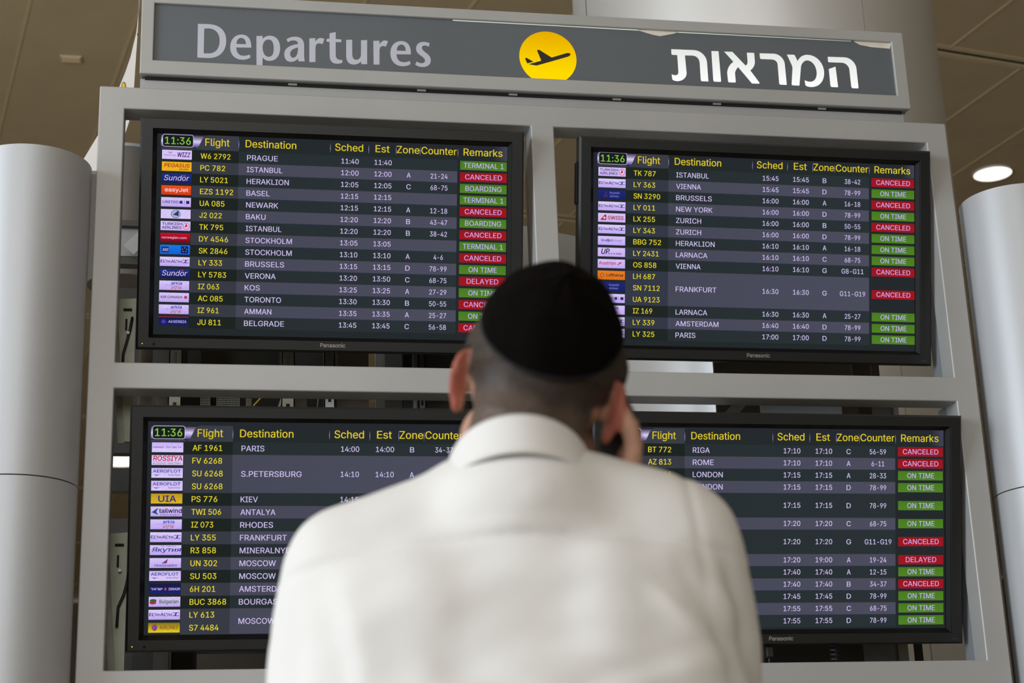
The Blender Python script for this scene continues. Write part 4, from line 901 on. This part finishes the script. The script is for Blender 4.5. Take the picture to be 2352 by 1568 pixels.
man = thing('person', 'man in white shirt and black skullcap seen from behind, phone at his ear', 'person', (TO.x, TO.y, 0))
HE = aty(1231, 922, -2.555)
HR = Matrix.Rotation(FACE, 3, 'Z') @ Matrix.Rotation(rad(15), 3, 'Y') @ Matrix.Rotation(rad(12), 3, 'X')
def hl(x, y, z): return HE + HR @ Vector((x, y, z))
wrist = aty(1440, 1172, -2.50)
elbow = tl(0.200, 0.17, 1.20)
lhand = tl(-0.235, 0.10, 0.86)
B = []
E3 = lambda c, r, rot=None: B.append(('e', c, r, rot))
CP = lambda pts, rs: B.append(('c', pts, rs))
E3(hl(0, .003, .056), (.0765, .097, .089), HR)
E3(hl(0, .003, .030), (.0750, .095, .080), HR)
for s in (-1, 1): E3(hl(s * .046, .012, .030), (.0335, .055, .038), HR)
E3(hl(0, -.030, .012), (.069, .062, .066), HR)
E3(hl(0, .045, -.030), (.064, .055, .070), HR)
E3(hl(0, .070, -.075), (.040, .032, .038), HR)
E3(hl(0, .086, -.100), (.022, .018, .018), HR)
E3(hl(0, .088, .045), (.055, .018, .040), HR)
E3(hl(0, .030, -.045), (.075, .050, .052), HR)
for s in (-1, 1): E3(hl(s * .066, .026, .048), (.020, .036, .030), HR)
CP([hl(0, .100, .030), hl(0, .122, -.018)], [.009, .013])
for s in (-1, 1):
    E3(hl(s * .012, .112, -.020), (.009, .010, .008), HR)
    E3(hl(s * .034, .084, -.025), (.024, .022, .028), HR)
    E3(hl(s * .032, .097, .036), (.022, .010, .008), HR)
    # ear: hollowed shell made of a thin disc, a rolled rim and a lobe
    er = HR @ Matrix.Rotation(s * rad(30), 3, 'Z')
    c = Vector((s * .0800, -.006, .009))
    E3(hl(*c), (.0045, .014, .023), er)
    rim = []
    for k in range(15):
        a = rad(-70 + k * 300 / 14)
        v_ = Matrix.Rotation(s * rad(30), 3, 'Z') @ Vector((s * .003, -.0155 * math.cos(a - rad(20)), .0262 * math.sin(a - rad(20))))
        rim.append(hl(*(c + v_)))
    CP(rim, [.0044] * 15)
    E3(hl(s * .0805, -.006, -.018), (.0066, .0100, .0125), er)
E3(hl(-.034, .094, .018), (.013, .010, .010), HR); E3(hl(.034, .094, .018), (.013, .010, .010), HR)
CP([hl(-.022, .096, -.052), hl(0, .104, -.051), hl(.022, .096, -.052)], [.005, .0075, .005])
CP([hl(-.019, .095, -.062), hl(0, .102, -.063), hl(.019, .095, -.062)], [.005, .0075, .005])
nb = tl(0.002, .000, 1.44)
CP([hl(0, -.022, -.010), hl(0.0, -.030, -.075), nb], [.060, .0655, .072])
CP([tl(-.14, 0, 1.42), nb, tl(.14, 0, 1.43)], [.045, .055, .045])
CP([tl(0, -.012, 1.36), tl(0, .01, 1.0)], [.075, .075])
E3(tl(0, .015, .93), (.12, .08, .09))
for s in (-1, 1): CP([tl(s * .085, 0, .92), tl(s * .095, -.01, .50), tl(s * .10, .0, .10)], [.075, .052, .036])
CP([tl(-.17, 0, 1.42), tl(-.222, .0, 1.13), lhand + Vector((0, 0, .07))], [.045, .038, .026])
CP([tl(.17, 0, 1.43), elbow, wrist], [.045, .038, .027])
# right hand closed around the phone
def A(x, y, Y): return aty(x - 15 - max(0, (y - 1000) * .10), 930 + (y - 897) * .92, Y)
E3(A(1466, 1082, -2.548), (.012, .036, .038), Matrix.Rotation(rad(-4), 3, 'Y'))
CP([wrist, A(1464, 1105, -2.53)], [.026, .022])
fing = [(-2.587, 0, .0092), (-2.566, -12, .0094), (-2.545, -8, .0089), (-2.526, 12, .0080)]
for Y_, dy, r_ in fing:
    CP([A(1468, 1062 + dy, Y_ + .004), A(1471, 1005 + dy, Y_), A(1462, 952 + dy, Y_), A(1447, 918 + dy, Y_ + .001), A(1434, 897 + dy, Y_ + .002)], [.0115, r_ + .001, r_, r_ - .0008, r_ - .0018])
CP([A(1458, 1110, -2.560), A(1452, 1085, -2.592), A(1430, 1064, -2.604), A(1408, 1050, -2.602)], [.016, .0125, .0098, .0085])
# left hand hanging, fingers slightly curled
E3(lhand, (.014, .036, .045), TR_)
for i, (dy, L) in enumerate(((.030, .070), (.010, .078), (-.010, .073), (-.028, .058))):
    a = lhand + TR_ @ Vector((0, dy, -.035)); CP([a, a + TR_ @ Vector((.004, dy * .1, -L * .45)), a + TR_ @ Vector((.016, dy * .15, -L * .8)), a + TR_ @ Vector((.030, dy * .15, -L))], [.0105, .0095, .0088, .0075])
CP([lhand + TR_ @ Vector((0, .02, .03)), lhand + TR_ @ Vector((.012, .045, -.005)), lhand + TR_ @ Vector((.020, .050, -.035))], [.014, .011, .009])
bme = blob(B, 0.0036, 4)
# colour of the skin, ears and clipped hair as one attribute
co = coords(bme); HI = np.array(HR.transposed()); lc = (co - np.array(HE)) @ HI.T
lx, ly, lz = lc[:, 0], lc[:, 1], lc[:, 2]
skin = np.array([.50, .29, .205]); red = np.array([.37, .115, .08]); stub = np.array([.140, .102, .078]); dark = np.array([.034, .022, .017])
col = np.tile(skin, (len(co), 1))
ear = np.maximum.reduce([sstep(.074, .080, s * lx) * sstep(.042, .034, np.sqrt((ly + .006) ** 2 + (lz - .002) ** 2)) * sstep(.0965 if s > 0 else .2, .0945 if s > 0 else .15, s * lx) for s in (-1, 1)])
col = col * (1 - ear[:, None]) + red * ear[:, None]
rng = np.random.default_rng(3)
wob = .004 * np.sin(lx * 90 + lz * 60) + .003 * np.sin(lx * 170 - 2)
hairm = sstep(.066, .058, np.abs(lx + wob) - 1.2 * np.clip(lz + .0, 0, .1)) * sstep(.010, -.012, ly - 1.5 * np.clip(lz - .01, 0, .2)) * sstep(-.17, -.14, lz) * (1 - ear)
g = sstep(-.09, .035, lz + .002 * np.sin(lx * 200))
hc = stub[None] * (1 - g[:, None]) * 1.0 + np.array([.085, .060, .046])[None] * g[:, None]
topm = sstep(-.014, .010, lz + .15 * lx + wob)
hc = hc * (1 - topm[:, None]) + dark * topm[:, None]
hc = hc * (1 + .10 * rng.standard_normal((len(co), 1)))
col = np.clip(col * (1 - hairm[:, None]) + hc * hairm[:, None], 0, 1)
ca = bme.color_attributes.new('Col', 'FLOAT_COLOR', 'POINT')
ca.data.foreach_set('color', np.concatenate([col, np.ones((len(co), 1))], 1).ravel())
sk = bpy.data.materials.new('skin'); sk.use_nodes = True; nt = sk.node_tree; b = nt.nodes['Principled BSDF']
at = nt.nodes.new('ShaderNodeAttribute'); at.attribute_name = 'Col'; nz = nt.nodes.new('ShaderNodeTexNoise'); nz.inputs['Scale'].default_value = 60; nz.inputs['Detail'].default_value = 6
mx = nt.nodes.new('ShaderNodeMix'); mx.data_type = 'RGBA'; mx.blend_type = 'MULTIPLY'; mx.inputs[0].default_value = 0.35
tcs = nt.nodes.new('ShaderNodeTexCoord'); nt.links.new(tcs.outputs['Object'], nz.inputs['Vector'])
mrs = nt.nodes.new('ShaderNodeMapRange'); mrs.inputs[1].default_value = .3; mrs.inputs[2].default_value = .7; mrs.inputs[3].default_value = .6; mrs.inputs[4].default_value = 1.25
nt.links.new(nz.outputs['Fac'], mrs.inputs[0]); nt.links.new(at.outputs['Color'], mx.inputs[6]); nt.links.new(mrs.outputs[0], mx.inputs[7])
nt.links.new(mx.outputs[2], b.inputs['Base Color']); b.inputs['Roughness'].default_value = .55; b.inputs['Specular IOR Level'].default_value = .3
b.inputs['Subsurface Weight'].default_value = .12; b.inputs['Subsurface Scale'].default_value = .006
body = link_mesh('body', bme, sk, man, smooth=True)
bvh = BVHTree.FromPolygons([Vector(c) for c in co], [tuple(p.vertices) for p in bme.polygons])

for s in (-1, 1):
    ebm = bmesh.new(); bmesh.ops.create_uvsphere(ebm, u_segments=20, v_segments=14, radius=.0110, matrix=Matrix.Translation(hl(s * .033, .0905, .019)))
    eo = obj('eye', ebm, mat('eye_white', (.75, .72, .68), .3, 0, noise=.02), man, True)
    ic = hl(s * .033, .0905, .019) + (HR @ Vector((0, 1, 0))) * .0107
    ebm = bmesh.new(); bmesh.ops.create_uvsphere(ebm, u_segments=16, v_segments=8, radius=1, matrix=Matrix.Translation(ic) @ HR.to_4x4() @ Matrix.Diagonal((.0055, .0014, .0055, 1)))
    io = obj('iris', ebm, mat('dark_iris', (.03, .018, .01), .2, 0, noise=.1), None, True); io.parent = eo
    CPn = [hl(s * .016, .104, .040), hl(s * .032, .108, .045), hl(s * .050, .094, .040)]
    ebm = bmesh.new(); tube(ebm, CPn, [.002, .0035, .0018], 8); obj('eyebrow', ebm, M['cable'], man, True)

# short hair: a thin shell over the scalp
nr = normals(bme)
mask = (lz > .026) & ((ly < .055) | (lz > .095)) & (np.abs(lx) < .096) & (ear < .3) & ((lz > .034) | (ly < .0))
idx = -np.ones(len(co), int); idx[mask] = np.arange(mask.sum())
fcs = [tuple(idx[i] for i in p.vertices) for p in bme.polygons if all(mask[i] for i in p.vertices)]
off = .0022 * sstep(.026, .045, lz) + .0005 + .0006 * rng.standard_normal(len(co)).clip(-1, 1)
hv = (co + nr * off[:, None])[mask]
hm = bpy.data.meshes.new('hair'); hm.from_pydata(hv.tolist(), [], fcs)
link_mesh('hair', hm, mat('dark_brown_hair', (.040, .028, .021), .75, 0, noise=.4, nscale=150, bump=.8, bscale=500), man, True)

# skullcap: panels around an axis pointing up and back
kc = hl(0, .0, .051); kax = (HR @ Vector((0.07, -.68, .73))).normalized()
ks = kax.cross(Vector((0, 0, 1))).normalized(); ku = ks.cross(kax)
KN, KT = 96, 26; kbm = bmesh.new(); rings = []
def kpt(th, ph, o_):
    d = kax * math.cos(th) + (ks * math.cos(ph) + ku * math.sin(ph)) * math.sin(th)
    h = bvh.ray_cast(kc + d * .25, -d)
    r_ = (h[0] - kc).length if h[0] is not None else .095
    return kc + d * (r_ + o_)
tmax = rad(65)
for i in range(KT + 1):
    th = tmax * i / KT + 1e-3; ring = []
    for k in range(KN):
        ph = 2 * math.pi * k / KN
        seam = -0.0009 * math.exp(-((((ph * 4 / math.pi) % 2) - 1) / .10) ** 2) if th > .08 else 0
        o_ = .0075 - .0035 * (i / KT) ** 3 + .006 * math.exp(-(th / .12) ** 2) + seam + .0008 * math.sin(7 * ph + 3 * th)
        ring.append(kbm.verts.new(kpt(th, ph, o_)))
    rings.append(ring)
ring = [kbm.verts.new(kpt(tmax + .012, 2 * math.pi * k / KN, .0015)) for k in range(KN)]; rings.append(ring)
for r0, r1 in zip(rings, rings[1:]):
    for k in range(KN): kbm.faces.new((r0[k], r0[(k + 1) % KN], r1[(k + 1) % KN], r1[k]))
kbm.faces.new(rings[0][::-1])
km = mat('black_velvet', (.0035, .0026, .0024), .95, 0, noise=.2, nscale=60, bump=.3, bscale=900, spec=.05)
kp = obj('skullcap', kbm, km, man, smooth=True)
kbm = bmesh.new(); rr = []
for k in range(KN): rr.append(kpt(tmax - .01, 2 * math.pi * k / KN, .0035))
tube(kbm, rr + [rr[0], rr[1]], .0022, 8)
o = obj('cap_edge', kbm, mat('black_ribbed_edge', (.006, .006, .008), .6, 0, noise=.2, spec=.2), None, True); o.parent = kp

# shirt
S_ = []
E3 = lambda c, r, rot=TR_: S_.append(('e', c, r, rot))
CP = lambda pts, rs: S_.append(('c', pts, rs))
E3(tl(0, -.002, 1.365), (.215, .108, .140)); E3(tl(0, .000, 1.25), (.235, .122, .22)); E3(tl(0, .025, 1.06), (.190, .145, .20))
CP([tl(-.06, -.012, 1.478), tl(-.185, -.004, 1.436)], [.058, .064]); CP([tl(.06, -.012, 1.492), tl(.176, -.004, 1.449)], [.058, .066])
CP([tl(.006, .000, 1.478), tl(0, -.006, 1.40)], [.078, .10]); E3(tl(0, .045, 1.34), (.16, .085, .15))
CP([tl(-.05, -.012, 1.486), tl(.055, -.012, 1.490)], [.062, .062])
E3(tl(.004, -.028, 1.468), (.115, .066, .066)); E3(tl(.004, -.030, 1.482), (.096, .080, .064))
CP([tl(-.190, 0, 1.432), tl(-.210, .006, 1.34), tl(-.224, .0, 1.13), lhand + Vector((0, 0, .10))], [.069, .066, .060, .046])
CP([tl(.176, 0, 1.440), tl(.196, .055, 1.34), elbow], [.069, .069, .060]); CP([elbow, elbow.lerp(wrist, .80)], [.054, .042])
CP([tl(-.150, -.022, 1.38), tl(-.160, -.020, 1.10)], [.080, .082]); CP([tl(.140, -.022, 1.38), tl(.145, -.020, 1.10)], [.080, .082])
CP([tl(-.10, -.026, 1.38), tl(-.10, -.028, 1.10)], [.088, .092]); CP([tl(.09, -.026, 1.38), tl(.09, -.028, 1.10)], [.088, .092])
sme = blob(S_, 0.0048, 110)
sc_ = coords(sme); sn = normals(sme)
q = (sc_ - np.array(TO)) @ np.array(TR_)
X_, Y_, Z_ = q[:, 0], q[:, 1], q[:, 2]
back = sstep(-.01, -.05, Y_)
dsp = np.zeros(len(q))
def fold(x0, z0, x1, z1, w, amp, bend=0.0):
    global dsp
    a = np.array([x0, z0]); b_ = np.array([x1, z1]); d = b_ - a; L = np.hypot(*d); d = d / L
    u = (X_ - a[0]) * d[0] + (Z_ - a[1]) * d[1]; v = -(X_ - a[0]) * d[1] + (Z_ - a[1]) * d[0]
    v = v - bend * np.sin(np.pi * np.clip(u / L, 0, 1))
    e = sstep(-.03, .035, u) * sstep(L + .03, L - .035, u)
    dsp += .85 * amp * (np.exp(-(v / w) ** 2) - .5 * np.exp(-((v - 1.5 * w) / w) ** 2)) * e * np.where(True, back, 1)
yz = 1.442 - .10 * X_ ** 2 * 4 + .01 * X_
dsp += back * (-.0022 * np.exp(-((Z_ - yz) / .0045) ** 2) + .0016 * sstep(.012, .002, np.abs(Z_ - yz - .010)))
fold(-.02, 1.385, .20, 1.395, .020, -.003, -.006); fold(-.16, 1.36, .06, 1.40, .022, .0028, .01)
fold(.02, 1.325, .19, 1.300, .014, .004, .006); fold(-.05, 1.30, .15, 1.245, .020, .0045, .012); fold(.05, 1.27, .21, 1.325, .012, .0035)
fold(.16, 1.40, .205, 1.30, .011, -.0055, .010); fold(.19, 1.42, .225, 1.33, .010, .0045, -.006); fold(.13, 1.385, .185, 1.33, .010, .0035)
fold(-.185, 1.38, -.17, 1.24, .013, -.0045, .006); fold(-.21, 1.40, -.20, 1.22, .012, .003); fold(-.15, 1.36, -.12, 1.2, .020, .0028)
fold(-.12, 1.37, .0, 1.27, .024, -.0025); fold(-.10, 1.30, .12, 1.18, .02, .004)
dsp += .0006 * np.sin(X_ * 34 + Z_ * 21) * np.sin(Z_ * 47 - X_ * 19) + .0003 * np.sin(X_ * 90 - Z_ * 70) * np.sin(Z_ * 63)
# shoulder seam of the right sleeve
dsp += -.0016 * np.exp(-((X_ - .178 - .10 * (1.45 - Z_)) / .005) ** 2) * sstep(1.36, 1.40, Z_)
cutz = Z_ < .93
setco(sme, sc_ + sn * dsp[:, None])
shirt_m = mat('white_cotton', (.77, .76, .745), .85, 0, noise=.015, nscale=5, bump=.12, bscale=1200, spec=.2, sheen=.1)
shirt = link_mesh('shirt', sme, shirt_m, man, smooth=True)
# collar: stand and folded leaf
cbm = bmesh.new(); NC = 72
def cring(cx, cy, rx, ry, zb, zf, dz):
    out = []
    for k in range(NC):
        a = 2 * math.pi * k / NC; x = cx + rx * math.cos(a); y = cy + ry * math.sin(a)
        t = (1 - math.sin(a)) / 2           # 1 at the back, 0 in front
        out.append(cbm.verts.new(tl(x, y, zf + (zb - zf) * t ** 0.8 + dz)))
    return out
prof = [(.068, .075, -.030), (.069, .076, -.004), (.0715, .0785, .0015), (.0745, .0815, -.003), (.0775, .0855, -.018), (.0835, .0935, -.036), (.0850, .0965, -.0425), (.0835, .0945, -.0435), (.077, .085, -.038)]
rings = [cring(.004, -.004, a / .93, b_, 1.566, 1.486, d) for a, b_, d in prof]
for r0, r1 in zip(rings, rings[1:]):
    for k in range(NC): cbm.faces.new((r0[k], r0[(k + 1) % NC], r1[(k + 1) % NC], r1[k]))
co_ = obj('collar', cbm, shirt_m, None, True); co_.parent = shirt
for p_, m_ in (((lhand + Vector((0, 0, .105)), lhand + Vector((0, 0, .06))), 'left'), ((elbow.lerp(wrist, .80), elbow.lerp(wrist, .97)), 'right')):
    bm = bmesh.new(); tube(bm, [p_[0], p_[0].lerp(p_[1], .5), p_[1]], [.043, .042, .040], 28); c = obj('cuff', bm, shirt_m, None, True); c.parent = shirt
# trousers, belt and shoes (below the picture)
T_ = [('e', tl(0, .02, .95), (.175, .130, .11), TR_)]
for s in (-1, 1): T_.append(('c', [tl(s * .088, .0, .90), tl(s * .098, -.008, .52), tl(s * .102, .0, .09)], [.098, .078, .066]))
link_mesh('trousers', blob(T_, .011, 6), mat('dark_trousers', (.02, .02, .024), .8, 0, noise=.1), man, True)
bm = bmesh.new(); N_ = 40
r0 = [[bm.verts.new(tl(.184 * math.cos(a), .02 + .140 * math.sin(a), z)) for a in [2 * math.pi * k / N_ for k in range(N_)]] for z in (.985, 1.02)]
for k in range(N_): bm.faces.new((r0[0][k], r0[0][(k + 1) % N_], r0[1][(k + 1) % N_], r0[1][k]))
obj('belt', bm, M['cable'], man, True)
for s in (-1, 1):
    link_mesh('shoe', blob([('e', tl(s * .105, .05, .045), (.045, .085, .045), TR_), ('e', tl(s * .110, .115, .035), (.046, .070, .033), TR_), ('e', tl(s * .103, -.03, .05), (.038, .05, .05), TR_)], .008, 4), M['cable'], man, True)

# phone pressed to the ear
top, bot = aty(1432, 938, -2.562), aty(1404, 1052, -2.500)
ax = (bot - top).normalized(); ctr = (top + bot) / 2
th_ = Vector((1, .15, 0.12)); th_ = (th_ - ax * th_.dot(ax)).normalized(); wd_ = ax.cross(th_).normalized()
ph = thing('mobile_phone', 'black mobile phone held against the man\'s right ear', 'phone', ctr)
def pbox(u0, u1, v0, v1, w0, w1, bev):
    bm = bmesh.new(); box(bm, u0, u1, v0, v1, w0, w1, bev)
    mt = Matrix((( *[th_.x, wd_.x, ax.x], ctr.x), (*[th_.y, wd_.y, ax.y], ctr.y), (*[th_.z, wd_.z, ax.z], ctr.z), (0, 0, 0, 1)))
    bmesh.ops.transform(bm, matrix=mt, verts=bm.verts); return bm
L_ = .098
obj('phone_case', pbox(-.0045, .0045, -.026, .026, -L_ / 2, L_ / 2, .0022), M['cable'], ph)
obj('phone_screen', pbox(-.0051, -.0043, -.023, .023, -L_ * .40, L_ * .40, .0003), M['black_gloss'], ph)
